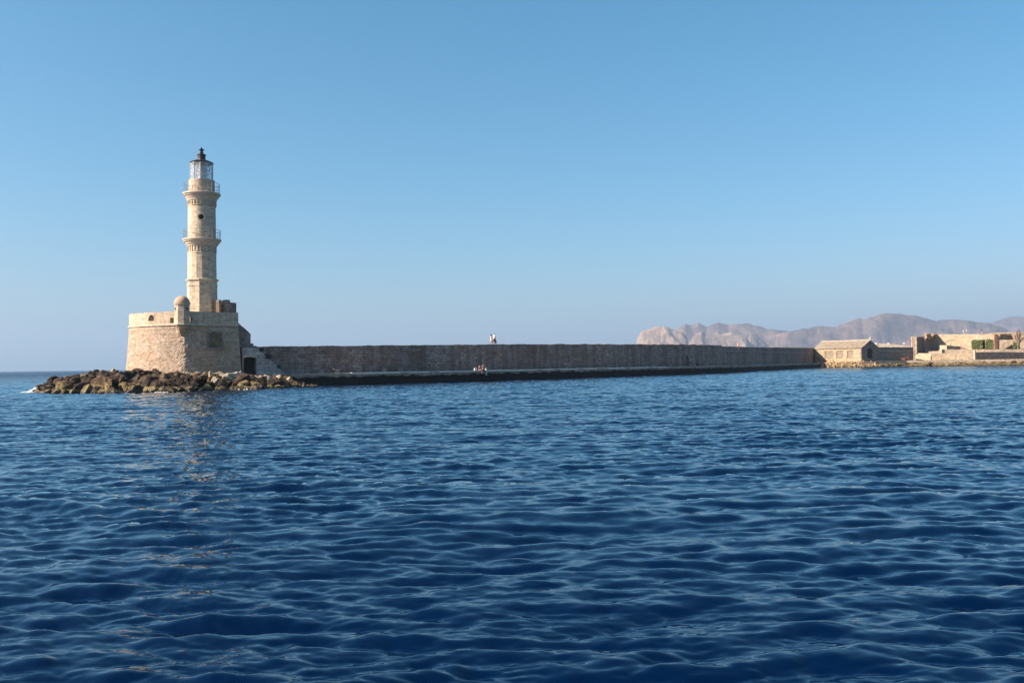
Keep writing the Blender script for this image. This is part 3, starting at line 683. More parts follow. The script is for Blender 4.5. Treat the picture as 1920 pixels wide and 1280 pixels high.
for k in range(NP):
    a, a2 = 2 * math.pi * (k + .32) / NP, 2 * math.pi * (k + 1.32) / NP; g_ = MB(); rr_ = LR - 0.005
    p_, q_ = Vector((TC.x + math.sin(a) * rr_, TC.y - math.cos(a) * rr_)), Vector((TC.x + math.sin(a2) * rr_, TC.y - math.cos(a2) * rr_)); d_ = (q_ - p_).normalized()
    n_ = Vector((d_.y, -d_.x)) * 0.012; p_ = p_ + d_ * 0.03; q_ = q_ - d_ * 0.03
    g_.prism([p_ + n_, q_ + n_, q_ - n_, p_ - n_], z0_ + 0.06, z1_ - 0.06); o_ = g_.build('pane', gl, lh); o_.parent = lr; o_.location = (0, 0, 0)
ln = MB(); hh_ = z1_ - z0_
prof = []
for k in range(17):
    t = k / 16; prof.append((0.48 + 0.16 * math.sin(math.pi * t) + (0.05 if k % 2 else 0), z0_ + 0.25 + (hh_ - 0.5) * t))
lensm = bpy.data.materials.new('lens_glass'); n, l, b = nodes(lensm)
b.inputs['Base Color'].default_value = (0.62, 0.72, 0.76, 1); b.inputs['Roughness'].default_value = 0.12; b.inputs['Metallic'].default_value = 0.55
ln.lathe(tc_, [(0.3, z0_), (0.3, z0_ + 0.22)] + prof + [(0.1, z1_ - 0.1)], 24); ln.build('lens', lensm, lh)
m_ = MB(); m_.lathe(tc_, [(1.42, tz(307)), (1.46, tz(306)), (1.36, tz(305)), (1.0, tz(302.5)), (0.62, tz(300.6)), (0.50, tz(300))], 40); m_.build('lantern_roof', MT['irond'], lh)
m_ = MB(); m_.lathe(tc_, [(0.50, tz(300)), (0.48, tz(299)), (0.48, tz(292.5)), (0.54, tz(291.5)), (0.54, tz(290.2)), (0.36, tz(289.2)), (0.18, tz(288.4))], 24); vent = m_.build('vent_cowl', MT['irond'], lh)
m_ = MB(); m_.lathe(tc_, [(0.2, tz(288.6)), (0.24, tz(286)), (0.14, tz(284.6)), (0.2, tz(282.6)), (0.34, tz(281.4)), (0.34, tz(280.9)), (0.17, tz(279.8)), (0.09, tz(278.4)), (0.12, tz(277.8)), (0.06, tz(277)), (0.01, tz(275.6))], 16)
m_.build('finial', MT['irond'], lh)
rx = XY(363.6, TD - 0.2, 290); m_ = MB(); m_.tube([(rx.x, rx.y, tz(345)), (rx.x, rx.y, tz(300)), (rx.x + 0.01, rx.y, tz(257))], 0.028, 6, r1=0.02); m_.build('lightning_rod', MT['iron'], lh)

# ------------------------------------------------------------------ low gatehouse on the platform, right of the tower
ga, gb = XY(410.7, 112.6), XY(443.8, 115.2)
gh = thing('gatehouse', (ga.x, ga.y, Z_S + .1), 'low shade-toned masonry gatehouse with notched top on the bastion just right of the tower', 'gatehouse')
Lg = (gb - ga).length; px2 = lambda u: 410.7 + u / Lg * 33.1
def gtop(u):
    x = px2(u); y = 563.2 if x < 416.5 else 565.6 if x < 424.6 else 561.8 if x < 432 else 566.2
    return ZZ(x, y, 113.8)
g_ = MB(); voxwall(g_, ga, gb, Z_S + .1, ZZ(430, 561, 113.8), 0.6, lambda u, z: not (414.5 < px2(u) < 421 and z < ZZ(418, 572, 113.8)), 0.12, 0.03, top=gtop); g_.build('front_wall', MT['ruin_shade'], gh)
gd = (gb - ga).normalized(); gn = Vector((gd.y, -gd.x))
g_ = MB(); q_ = ga + gn * 0.02; pl = XY(406.3, 113.4); back_ = pl - q_
g_.prism([q_, q_ - gn * 0.62, pl - gn * 0.5, pl], Z_S + .1, ZZ(410, 563.2, 113)); g_.build('end_wall', MT['parapet'], gh)
g_ = MB(); a_, b_ = ga - gn * 1.6 + gd * 0.2, gb - gn * 1.6 - gd * 0.1; g_.prism([a_, b_, b_ - gn * 0.3, a_ - gn * 0.3], Z_S + .1, ZZ(430, 567, 115)); g_.build('rear_wall', MT['ruin_shade'], gh)

# ------------------------------------------------------------------ stairs between bastion and breakwater
sa, sbb = hit(455, SPTS[0], SPTS[1])[0], hit(533, SPTS[0], SPTS[1])[0]
st = thing('stone_staircase', (sa.x, sa.y, QZ), 'grey masonry staircase with dark arched doorway joining the bastion to the breakwater', 'staircase')
Ls = (sbb - sa).length; sdv = (sbb - sa) / Ls; snv = Vector((sdv.y, -sdv.x))
scol = lambda u: col_of(sa + sdv * u); sD = (sa.y + sbb.y) / 2
yv = lambda x, z, D=None: 640 - F_PX * (Vector((x[0], x[1], z)) - CAM).dot(up) / (Vector((x[0], x[1], z)) - CAM).dot(fw)
def stop(u):
    x = scol(u); q = sa + sdv * u
    if x < 483.5: y = 652
    else: k = int((x - 483.5) / 3.1); y = 653.5 + k * 2.95
    return max(QZ, ZZ(x, y, q.y))
def smask(u, z):
    x = scol(u); y = yv(sa + sdv * u, z)
    if 456.2 < x < 480.8 and y > 669.3 + 1.6 * abs((x - 468.5) / 12.3) ** 2.2: return False
    return True
s_ = MB(); voxwall(s_, sa, sbb, QZ - 0.2, ZZ(468, 651, sD), 2.0, smask, 0.1, 0.035, top=stop); s_.build('stair_block', MT['stair'], st)
# stone arch band over the doorway
ab = MB(); pts = []
for k in range(13):
    x = 455.6 + 26 * k / 12; yy = 667.2 + 1.5 * abs((x - 468.5) / 12.3) ** 2.2; q = hit(x, sa + snv * .04, sbb + snv * .04)[0]; pts.append((x, yy, q))
for (x, y, q), (x2, y2, q2) in zip(pts, pts[1:]):
    za, zb = ZZ(x, y, q.y), ZZ(x2, y2, q2.y); h_ = 0.28; b0_ = len(ab.v)
    for (qq, zz2) in ((q, za), (q2, zb)):
        for o_ in (0.04, -0.2):
            for hz in (-.12, h_ - .12): w_ = qq + snv * o_; ab.v.append((w_.x, w_.y, zz2 + hz))
    # 0: out lo,1 out hi,2 in lo,3 in hi, 4..7 for q2
    for f in ((0, 4, 5, 1), (1, 5, 7, 3), (2, 3, 7, 6), (0, 2, 6, 4)): ab.face([b0_ + i for i in f])
ab.build('arch', MT['trim'], st)
dr = MB(); q0, q1 = hit(456, sa - snv * .92, sbb - snv * .92)[0], hit(481.5, sa - snv * .92, sbb - snv * .92)[0]
dr.prism([q0 - sdv * .1, q1 + sdv * .2, q1 + sdv * .2 - snv * .08, q0 - sdv * .1 - snv * .08], QZ, ZZ(468, 666, 106))
dr_shade = dr.build('doorway_shade', MT['gate_wood_shade'], st)  # added dark panel that paints the deep shade inside the arch
gt = MB()
for k in range(9):
    q = q0.lerp(q1, (k + .5) / 9) + snv * 0.35; gt.tube([(q.x, q.y, QZ), (q.x, q.y, QZ + 1.8)], 0.018, 6)
gt.build('gate_bars', MT['gate_wood_shade'], st)
# upper parapet, stepping down from the bastion
ua, ub = hit(444, WPTS[0], WPTS[1])[0] + (WPTS[1] - WPTS[0]).normalized() * 0, hit(480.5, WPTS[0], WPTS[1])[0]
ud = (ub - ua).normalized(); un = Vector((ud.y, -ud.x)); ua = ua + un * .15; ub = ub + un * .15; Lu = (ub - ua).length
def utop(u):
    q = ua + ud * u; x = col_of(q)
    y = 605 if x < 448 else 605.5 + (x - 448) * 0.885 if x < 469.8 else 643.5 if x < 475.4 else 648
    return ZZ(x, y, q.y)
s_ = MB(); voxwall(s_, ua, ub, 3.6, ZZ(450, 604, ua.y), 0.7, None, 0.12, 0.035, top=utop); s_.build('stair_parapet', MT['ruin_shade'], st)
# bushes rooted in the stair joints
def leaf_clump(mb, c, r, n, size, rng, squash=1.0, nrm=None):
    for _ in range(n):
        d = Vector((rng.gauss(0, 1), rng.gauss(0, 1), rng.gauss(0, 1) * squash)); d = d.normalized() * r * rng.random() ** 0.45
        p = Vector(c) + Vector((d.x, d.y, d.z * squash)); a = Vector((rng.gauss(0, 1), rng.gauss(0, 1), rng.gauss(0, 1))).normalized(); b_ = a.orthogonal().normalized() * size * rng.uniform(.6, 1.2)
        a2 = a.cross(b_).normalized() * size * 0.55
        mb.quad(p - a2, p + b_ * .5, p + a2, p - b_ * .5)
rng = random.Random(4)
for x, y, r_, lab in ((490, 655.5, 0.34, 'small dark caper bush near the top of the grey staircase'), (503.5, 667.5, 0.5, 'larger dark caper bush halfway down the grey staircase'), (523, 687.5, 0.22, 'tiny dark bush near the foot of the grey staircase')):
    q = hit(x, sa + snv * .12, sbb + snv * .12)[0]; zc = ZZ(x, y, q.y)
    t_ = thing('caper_bush', (q.x, q.y, zc - r_), lab, 'bush'); mb = MB()
    leaf_clump(mb, (q.x, q.y, zc), r_, int(380 * r_), 0.13, rng, 0.9); mb.build('foliage', MT['capers'], t_)
    mb = MB()
    for k in range(4): mb.tube([(q.x - snv.x * .15, q.y - snv.y * .15, zc - r_ * .7), (q.x + rng.uniform(-.6, .6) * r_, q.y, zc + rng.uniform(-.2, .7) * r_)], 0.02, 5, r1=0.008)
    mb.build('stem', MT['bark'], t_)

# ------------------------------------------------------------------ stone benches on the quay
def line_pt(x, off):
    pts = offset_line(WPTS, off); return on_line(pts, x)
for x, lab in ((602.5, 'first stone bench from the stairs against the breakwater wall'), (632.5, 'second stone bench from the stairs against the breakwater wall'),
               (719.5, 'third stone bench from the stairs against the breakwater wall'), (751, 'stone bench farthest from the stairs, against the breakwater wall')):
    q = line_pt(x, 0.75); an = math.atan2((WPTS[2] - WPTS[1]).y, (WPTS[2] - WPTS[1]).x)
    t_ = thing('stone_bench', (q.x, q.y, QZ), lab, 'bench', 'stone benches along the quay wall')
    mb = MB(); mb.box((q.x, q.y, QZ + 0.50), (1.25, 0.5, 0.11), an); mb.build('seat', MT['concrete'], t_)
    mb = MB(); mb.box((q.x, q.y, QZ + 0.22), (0.55, 0.34, 0.445), an); mb.build('pedestal', MT['stair'], t_)

# ------------------------------------------------------------------ boulders round the bastion
def boulder_mesh(seed, mat, sub=4):
    rg = random.Random(seed); bm = bmesh.new(); bmesh.ops.create_icosphere(bm, subdivisions=sub, radius=1)
    pl = [(Vector((rg.gauss(0, 1), rg.gauss(0, 1), rg.gauss(0, 1))).normalized(), rg.uniform(0.45, 0.85)) for _ in range(8)]
    off = Vector((seed * 7.3, 0, 0))
    for v in bm.verts:
        d = v.co.normalized(); r = 1.12
        for n_, h in pl:
            k = d.dot(n_)
            if k > 0.15: r = min(r, h / k)
        r += 0.10 * noise.noise(d * 1.4 + off) + 0.08 * noise.noise(d * 3.3 + off) + 0.09 * noise.noise(d * 7 + off)
        v.co = d * r
    me = bpy.data.meshes.new('boulder'); bm.to_mesh(me); bm.free(); me.materials.append(mat)
    return me
BM = {k: [boulder_mesh(i * 3 + j, MT[k]) for i in range(6)] for j, k in enumerate(('rock_dark', 'rock_ochre', 'rock_pale'))}
def interp(t, x):
    if x <= t[0][0]: return t[0][1]
    for (a, ya), (b, yb) in zip(t, t[1:]):
        if x <= b: return ya + (yb - ya) * (x - a) / (b - a)
    return t[-1][1]
DW = [(70, 92.5), (100, 90.5), (200, 88.5), (330, 88), (371, 94), (454, 95.5), (500, 99.5), (528, 103.3), (560, 105.8), (600, 108.5)]
DT = [(70, 96), (104, 98), (125, 100), (188, 104), (240, 105.5), (300, 103.5), (345, 102.8), (450, 104), (530, 106), (560, 107.2), (600, 109.5)]
ZTOP = [(70, 0.0), (84, 0.4), (104, 0.85), (125, 1.25), (160, 1.55), (188, 1.85), (235, 1.75), (260, 1.55), (345, 1.45), (400, 1.45), (500, 1.2), (545, 0.8), (570, 0.1), (600, -0.3)]
def mound(x, D):
    a, b, zt = interp(DW, x), interp(DT, x), interp(ZTOP, x)
    t = (D - a) / (b - a)
    if t <= 0: return t * 3
    if t <= 1: return zt * (1 - (1 - t) ** 1.7)
    back = max(0, (D - b - (3 if x > 250 else 6)) / 9)
    return zt - back * 2.6
xs = list(range(56, 612, 6)); ds = [84 + k * 0.7 for k in range(52)]
mm = MB()
for x in xs:
    for D in ds:
        p = XY(x, D); z = mound(x, D) - 0.45 + 0.25 * noise.noise(Vector((p.x, p.y, 0)) * 0.9); mm.v.append((p.x, p.y, max(-3, z)))
n2 = len(ds)
for i in range(len(xs) - 1):
    for j in range(n2 - 1): mm.face((i * n2 + j, (i + 1) * n2 + j, (i + 1) * n2 + j + 1, i * n2 + j + 1))
struct(mm.build('ground', MT['rock_dark'], smooth=True))
rng = random.Random(11); placed = []
BIG = [  # column, waterline y, radius m, kind: the boulders one can pick out in the photo
    (197, 728, 1.55, 'rock_ochre'), (120, 730, 1.1, 'rock_ochre'), (160, 733, 0.8, 'rock_ochre'), (245, 731, 1.0, 'rock_ochre'), (292, 727, 1.35, 'rock_dark'), (320, 722, 1.3, 'rock_dark'),
    (348, 722, 1.35, 'rock_dark'), (255, 716, 1.5, 'rock_dark'), (228, 712, 1.3, 'rock_dark'), (205, 707, 1.45, 'rock_dark'), (165, 713, 1.25, 'rock_dark'), (268, 703, 1.2, 'rock_dark'),
    (290, 702, 1.1, 'rock_dark'), (428, 708, 1.35, 'rock_pale'), (452, 714, 1.3, 'rock_dark'), (474, 709, 1.05, 'rock_pale'), (368, 705, 0.75, 'rock_pale'), (372, 718, 1.2, 'rock_dark'),
    (413, 724, 1.1, 'rock_dark'), (532, 708, 0.7, 'rock_ochre'), (515, 706, 0.6, 'rock_pale'), (562, 718, 0.5, 'rock_dark'), (550, 719, 0.5, 'rock_dark'), (418, 703, 0.8, 'rock_pale'), (352, 701, 0.9, 'rock_pale')]
nb_ = 0
def zone(x, z):
    side = 'at the left tip of the rock pile' if x < 150 else 'left of the bastion' if x < 240 else 'below the sunlit round face of the bastion' if x < 345 else 'below the shaded face of the bastion' if x < 455 else 'below the stair doorway' if x < 540 else 'where the rock pile meets the quay'
    tier = 'at the waterline' if z < 0.4 else 'midway up the pile' if z < 1.0 else 'on top of the pile'
    return tier, side
KN = {'rock_dark': 'dark brown', 'rock_ochre': 'ochre yellow', 'rock_pale': 'pale cream'}
def put_boulder(x, D, r, kind, label=None):
    global nb_
    p = XY(x, D); z = mound(x, D)
    o = bpy.data.objects.new('boulder', rng.choice(BM[kind])); C.objects.link(o)
    o.location = (p.x, p.y, z - r * 0.12 + 0.0); o.rotation_euler = (rng.uniform(0, 6.3), rng.uniform(0, 6.3), rng.uniform(0, 6.3))
    s = r; o.scale = (s * rng.uniform(.85, 1.2), s * rng.uniform(.8, 1.1), s * rng.uniform(.6, .85))
    if rng.random() < 0.7: o.rotation_euler = (rng.uniform(-.5, .5), rng.uniform(-.5, .5), rng.uniform(0, 6.3))
    tier, side = zone(x, z)
    tag(o, label or f'{KN[kind]} boulder {tier} {side}', 'boulder', 'boulders heaped round the bastion')
    placed.append((p.x, p.y, r)); nb_ += 1
def depth_for(x, y):
    """distance at which a boulder centred on this sight line sits on the pile"""
    best = None
    for k in range(160):
        D = 86 + k * 0.15
        if abs(interp(DW, x) - D) > 25: continue
        e = abs(ZZ(x, y, D) - mound(x, D))
        if mound(x, D) > -0.5 and (best is None or e < best[0]): best = (e, D)
    return best[1]
ol = ['widest', 'big', 'chunky', 'broad', 'squat']
for i, (x, y, r, k) in enumerate(BIG): put_boulder(x, depth_for(x, y), r, k, None if i else 'widest ochre yellow boulder at the waterline left of the bastion')
for tries in range(9000):
    if nb_ >= 285: break
    x = rng.uniform(72, 598); D = rng.uniform(interp(DW, x) - 0.4, interp(DT, x) + (2.0 if x > 250 else 5.5))
    p = XY(x, D); z = mound(x, D)
    if z < -0.6: continue
    r = rng.uniform(0.5, 1.15) if z < 1.1 else rng.uniform(0.35, 0.85)
    if x > 500: r *= 0.75
    if x > 545: r *= 0.6
    if x < 95: r = min(r, 0.7)
    if any((p.x - a) ** 2 + (p.y - b_) ** 2 < (0.62 * (r + c)) ** 2 for a, b_, c in placed): continue
    # keep clear of bastion and quay
    if x > 236 and x < 455 and D > 104.0 + abs(x - 345) * 0.045: continue
    if x > 455 and D > interp(DT, x) + 0.6: continue
    q = rng.random()
    if x > 545: kind = 'rock_dark'
    elif x > 350 and x < 560 and z > 0.72: kind = 'rock_pale' if q < 0.42 else 'rock_ochre' if q < .75 else 'rock_dark'
    elif z < 0.42: kind = 'rock_ochre' if q < (0.4 if x < 345 else 0.2) else 'rock_dark'
    elif z > 1.25: kind = 'rock_dark' if q < 0.72 else 'rock_ochre' if q < 0.93 else 'rock_pale'
    else: kind = 'rock_dark' if q < 0.9 else 'rock_ochre'
    put_boulder(x, D, r, kind)
# foam where the swell breaks on the rocks
foam = bpy.data.materials.new('foam'); n, l, b = nodes(foam); b.inputs['Base Color'].default_value = (0.8, 0.82, 0.83, 1); b.inputs['Roughness'].default_value = 0.8
fm = MB()
def froth(x, D, r, n_, hgt):
    p = XY(x, D)
    for _ in range(n_):
        a = rng.uniform(0, 6.28); rr = r * rng.random() ** .6; c = (p.x + math.cos(a) * rr, p.y + math.sin(a) * rr * .7, 0.04 + hgt * rng.random() ** 2 * (1 - rr / r * .7)); s = rng.uniform(.05, .16)
        b_ = len(fm.v)
        for (dx, dy, dz) in ((1, 0, 0), (-.5, .87, 0), (-.5, -.87, 0), (0, 0, 1), (0, 0, -.6)): fm.v.append((c[0] + dx * s * rng.uniform(.7, 1.6), c[1] + dy * s, c[2] + dz * s * .6))
        for f in ((0, 1, 3), (1, 2, 3), (2, 0, 3), (1, 0, 4), (2, 1, 4), (0, 2, 4)): fm.face([b_ + i for i in f])
froth(75, 97, 1.2, 200, 0.7); froth(67, 95.5, 1.5, 80, 0.25); froth(80, 99, 1.1, 150, 0.9); froth(58, 95, 1.0, 70, 0.15)
for x, n_ in ((301, 12), (307, 6), (456, 5), (463, 4)): froth(x, interp(DW, x) - 0.7, 0.6, n_, 0.06)
tag(fm.build('sea_foam', foam), 'white foam where waves break against the dark rocks', 'foam', kind='stuff')

# ------------------------------------------------------------------ eastern shore
DSH = [(1488, 268), (1510, 284), (1530, 288), (1560, 285), (1600, 281), (1640, 283), (1690, 289), (1800, 288), (1920, 286), (2100, 282)]
cols = list(range(1488, 2104, 4)); offs = [-9, -5, -2.5, -1, -0.3, 0, 0.4, 0.9, 1.5, 2.2, 3, 3.9, 5, 7, 12, 30, 70, 160]
def shz(x, s):
    if s <= 0: return s * 0.35
    if x < 1650: return min(1.65, s * 0.42)
    return min(1.15, s * 0.42)
sm_ = MB()
for x in cols:
    e = interp(DSH, x)
    for s in offs:
        p = XY(x, e + s); z = shz(x, s)
        z += (0.22 * noise.noise(Vector((p.x * 0.5, p.y * 0.8, 0))) + 0.15 * noise.noise(Vector((p.x * 1.6, p.y * 2, 5)))) * (1 if -3 < s < 4 else 0.15)
        sm_.v.append((p.x, p.y, z))
n2 = len(offs)
for i in range(len(cols) - 1):
    for j in range(n2 - 1): sm_.face((i * n2 + j, (i + 1) * n2 + j, (i + 1) * n2 + j + 1, i * n2 + j + 1))
struct(sm_.build('shore', MT['shore'], smooth=True))
qe = [XY(x, interp(DSH, x) + 3.2) for x in (1642, 1664, 1700, 1750, 1800, 1860, 1920, 2000, 2090)]
qb = [XY(x, interp(DSH, x) + 60) for x in (2090, 1642)]
qq = MB(); qq.prism(qe + qb, 0.3, 1.95); struct(qq.build('quay', MT['quayl']))
fo = [XY(x, interp(DSH, x) + 2.6) for x in (1614, 1642)] ; fo2 = [XY(x, interp(DSH, x) + 12) for x in (1642, 1614)]
qq = MB(); qq.prism(fo + fo2, 0.2, 1.62); struct(qq.build('path', MT['quayl']))

# stone house at the end of the breakwater
hA = XY(1615.7, 286); hl = Vector((-.5, .866)); hg = Vector((.866, .5)); HL, HW = 19.0, 8.2; HB = 1.6
HE = ZZ(1615.7, 652.2, 286); HR = ZZ(1632, 637.6, 289.0)
hn = hl.cross(Vector((0, 0))) if False else Vector((-.866, -.5))   # outward normal of the long front
house = thing('stone_house', (hA.x, hA.y, HB), 'cream stone house with tiled gable roof at the landward end of the breakwater', 'house')
# long front: wall with three shallow panels
fr = MB(); Bq = hA + hl * HL
mkf = lambda u, z: True
pan = [(2.6, 6.0), (7.6, 11.4), (13.0, 16.6)]    # distance from the far (left) end
panr = [(HL - 5.6 - 0.0, HL - 2.9), (HL - 9.8, HL - 7.0), (HL - 14.6, HL - 11.0)]
def inpan(u, z): return any(a < u < b_ for a, b_ in panr) and HB + 1.3 < z < HE - 0.75
voxwall(fr, Bq, hA, HB - 1.2, HE, 0.35, lambda u, z: not inpan(u, z), 0.25, 0.04); fr.build('front_wall', MT['house'], house)
mb = MB()
i0, i1 = Bq - hn * 0.36, hA - hn * 0.36
mb.prism([i0, i1, i1 - hn * 0.3, i0 - hn * 0.3], HB - 1.2, HE - 0.02); mb.build('inner_wall', MT['house'], house)
for a, b_ in panr:
    dv = (hA - Bq).normalized(); q0, q1 = Bq + dv * (a - 0.05) - hn * 0.2, Bq + dv * (b_ + 0.05) - hn * 0.2
    mb = MB(); mb.prism([q0, q1, q1 - hn * 0.15, q0 - hn * 0.15], HB + 1.25, HE - 0.7); wn = mb.build('window', MT['infill'], house)
    mb = MB(); q0, q1 = Bq + dv * (a + 0.2) - hn * 0.17, Bq + dv * (b_ - .2) - hn * 0.17; zc = (HB + 1.3 + HE - .75) / 2 + 0.35
    mb.prism([q0, q1, q1 - hn * 0.03, q0 - hn * 0.03], zc - 0.22, zc + 0.12); o_ = mb.build('lintel', MT['ruin_shade'], wn); o_.location = (0, 0, 0)
# gable wall
gw = MB(); gA, gB = hA, hA + hg * HW
def gtop2(u): return HE + (HR - HE) * (1 - abs(u - HW / 2) / (HW / 2)) - 0.08
def gm(u, z): return not (abs(u - HW * 0.5) < 1.25 and HB + 1.2 < z < HB + 4.4 - 0.5 * ((u - HW * .5) / 1.25) ** 2)
voxwall(gw, gA + hg * 0.003, gB, HB - .6, HR, 0.4, gm, 0.2, 0.04, top=gtop2); gw.build('gable_wall', MT['ruin_shade'], house)
mb = MB(); gnr = Vector((.5, -.866)); q0, q1 = gA + hg * (HW * .5 - 1.35) - gnr * .45, gA + hg * (HW * .5 + 1.35) - gnr * .45
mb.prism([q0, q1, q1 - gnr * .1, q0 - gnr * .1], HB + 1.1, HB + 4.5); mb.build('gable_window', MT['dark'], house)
mb = MB(); c1, c2 = hA + hl * HL + hg * HW, hA + hg * HW
mb.prism([c2, c1, c1 - hg * 0.4, c2 - hg * 0.4], HB - .6, HE); mb.prism([hA + hl * HL, hA + hl * HL - hl * .4, c1 - hl * .4 - hg * .4, c1 - hg * .4], HB - .6, HE); mb.build('rear_wall', MT['ruin_shade'], house)
# roof with rows of tiles
rf = MB(); OV = 0.35
def roof_pt(u, v, side, h=0.0):     # u along the house from the gable, v 0 eave .. 1 ridge
    w_ = (HW / 2) * v if side == 0 else HW - (HW / 2) * v
    e = -OV * (1 - v) if side == 0 else OV * (1 - v)
    q = hA + hl * u + hg * (w_ + e); z = HE - 0.05 + (HR - HE) * v - 0.2 * (1 - v) * OV + h + 0.05
    z += 0.07 * noise.noise(Vector((u * 0.4, v * 2, side * 5)))
    return (q.x, q.y, z)
NU, NV = 110, 12
for side in (0, 1):
    for k in range(NU):
        u0, u1 = -0.3 + (HL + .6) * k / NU, -0.3 + (HL + .6) * (k + 1) / NU
        for j in range(NV):
            v0, v1 = j / NV, (j + 1) / NV; h = 0.10 * (0.5 + 0.5 * (-1) ** k); f = lambda u, v, hh: roof_pt(u, v, side, hh)
            a, b_, c, d = f(u0, v0, 0.05), f(u1, v0, 0.05), f(u1, v1, 0.0), f(u0, v1, 0.0)
            mid0, mid1 = f((u0 + u1) / 2, v0, 0.13), f((u0 + u1) / 2, v1, 0.08)
            if side == 0: rf.quad(b_, mid0, mid1, c); rf.quad(mid0, a, d, mid1)
            else: rf.quad(a, mid0, mid1, d); rf.quad(mid0, b_, c, mid1)
rf.tube([roof_pt(-.3, 1, 0, .06), roof_pt(HL + .3, 1, 0, .06)], 0.16, 8)
rf.build('roof', MT['tile'], house)
mb = MB(); q = hA + hg * (HW / 2 + .15) - hl * 0.1; mb.box((q.x, q.y, HR + 0.35), (0.28, 0.28, 1.5)); mb.build('gable_finial', MT['white'], house)

def ruin(name, label, cat, segs, mat, ybot=None, zb=1.9, th=0.8, cell=0.25, ragged=0.12, parent=None, part='masonry', mask=None):
    """segs: list of (x0, D0, ytop0, x1, D1, ytop1)"""
    a = XY(segs[0][0], segs[0][1])
    t_ = parent or thing(name, (a.x, a.y, zb), label, cat)
    mb = MB(); uo = 0
    for (x0, D0, y0, x1, D1, y1) in segs:
        A_, B_ = XY(x0, D0), XY(x1, D1); L = (B_ - A_).length; z0_, z1_ = ZZ(x0, y0, D0), ZZ(x1, y1, D1)
        def tp(u, A_=A_, B_=B_, L=L, z0_=z0_, z1_=z1_): q = A_ + (B_ - A_) * (u / L); return z0_ + (z1_ - z0_) * u / L + ragged * (noise.noise(Vector((q.x, q.y, 0)) * .7) + .7 * noise.noise(Vector((q.x, q.y, 0)) * 2))
        mk = None
        if mask: mk = lambda u, z, A_=A_, B_=B_, L=L: mask(*(lambda q: (col_of(q, z), yv(q, z)))(A_ + (B_ - A_) * (u / L)))
        voxwall(mb, A_, B_, zb, max(z0_, z1_) + ragged * 1.5, th, mk, cell, 0.07, u_off=uo, top=tp); uo += L
    return t_, mb.build(part, mat, t_)
# long low building between house and ruin
lb, _ = ruin('low_building', 'long low building with pale sloping roof and shaded double wall right of the house', 'building', [(1647, 291, 657.8, 1713, 301, 657.6)], MT['ruin_shade'], part='lower_wall', ragged=.05)
ruin('', '', '', [(1646, 292, 650.6, 1713, 302, 650.8)], MT['ruin_shade'], parent=lb, part='upper_wall', ragged=.03)
a, b_ = XY(1647, 291), XY(1713, 301); d = (b_ - a).normalized(); nr = Vector((d.y, -d.x)); zl = ZZ(1680, 657.6, 296)
mb = MB(); mb.prism([a + nr * .1, b_ + nr * .1, b_ - nr * .9, a - nr * .9], zl - .02, zl + .12); mb.build('ledge', MT['trim'], lb)
a, b_ = XY(1646, 292), XY(1713, 302); mb = MB(); z0_ = ZZ(1680, 650.6, 297); z1_ = ZZ(1680, 643.6, 304.5)
for k in range(44):
    p0, p1 = a.lerp(b_, k / 44), a.lerp(b_, (k + 1) / 44)
    for j in range(6):
        def rp(p, t): q = p + nr * .2 - nr * 8 * t; return (q.x, q.y, z0_ + (z1_ - z0_) * t + .1 * noise.noise(Vector((q.x, q.y, 0))))
        mb.quad(rp(p0, j / 6), rp(p1, j / 6), rp(p1, (j + 1) / 6), rp(p0, (j + 1) / 6))
mb.prism([a - nr * 8, b_ - nr * 8, b_ - nr * 8.4, a - nr * 8.4], 1.9, z1_ - .02); mb.build('roof', MT['tile'], lb)
for x, D, wd, lab in ((1645, 300, .9, 'small white box at the house end of the low roof'), (1669.5, 303, 1.5, 'long white box on the middle of the low roof'), (1697, 307, .6, 'tiny white box near the ruin end of the low roof')):
    q = XY(x, D); zc = ZZ(x, 643.8, D); t_ = thing('roof_box', (q.x, q.y, zc - .3), lab, 'roof box'); mb = MB(); mb.box((q.x, q.y, zc), (wd, .8, .22), .5); mb.build('box_body', MT['white'], t_)
    mb = MB(); mb.box((q.x, q.y, zc + .135), (wd + .08, .88, .045), .5); mb.build('lid', MT['white'], t_)
# ruined tower block
tb, _ = ruin('ruined_tower', 'square ruined tower block with shade-toned front and one narrow sunlit side, right of the low building', 'ruin', [(1715.5, 312, 631.6, 1737, 318, 631.0)], MT['ruin_shade'], part='front_wall', ragged=.1)
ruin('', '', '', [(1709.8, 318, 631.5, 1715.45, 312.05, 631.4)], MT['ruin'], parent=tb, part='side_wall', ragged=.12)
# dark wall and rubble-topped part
dw, _ = ruin('ruined_wall', 'tall shaded wall crowned with broken orange rubble, right of the ruined tower', 'ruin', [(1736.5, 316, 634, 1742, 318.5, 632), (1742, 318.5, 627.5, 1760.5, 326, 627)], MT['ruin_shade'], part='shaded_wall')
rbm = MB(); rg2 = random.Random(3)
for k in range(46):
    x = rg2.uniform(1738, 1757); y = rg2.uniform(626.5, 637 - abs(x - 1750) * .35); q = XY(x, interp([(1737, 314.9), (1760, 323.3)], x))
    rbm.box((q.x, q.y, ZZ(x, y, q.y)), (rg2.uniform(.5, .9), rg2.uniform(.6, 1.2), rg2.uniform(.35, .7)), rg2.uniform(0, 1))
rbm.build('rubble_core', MT['rubble'], dw)
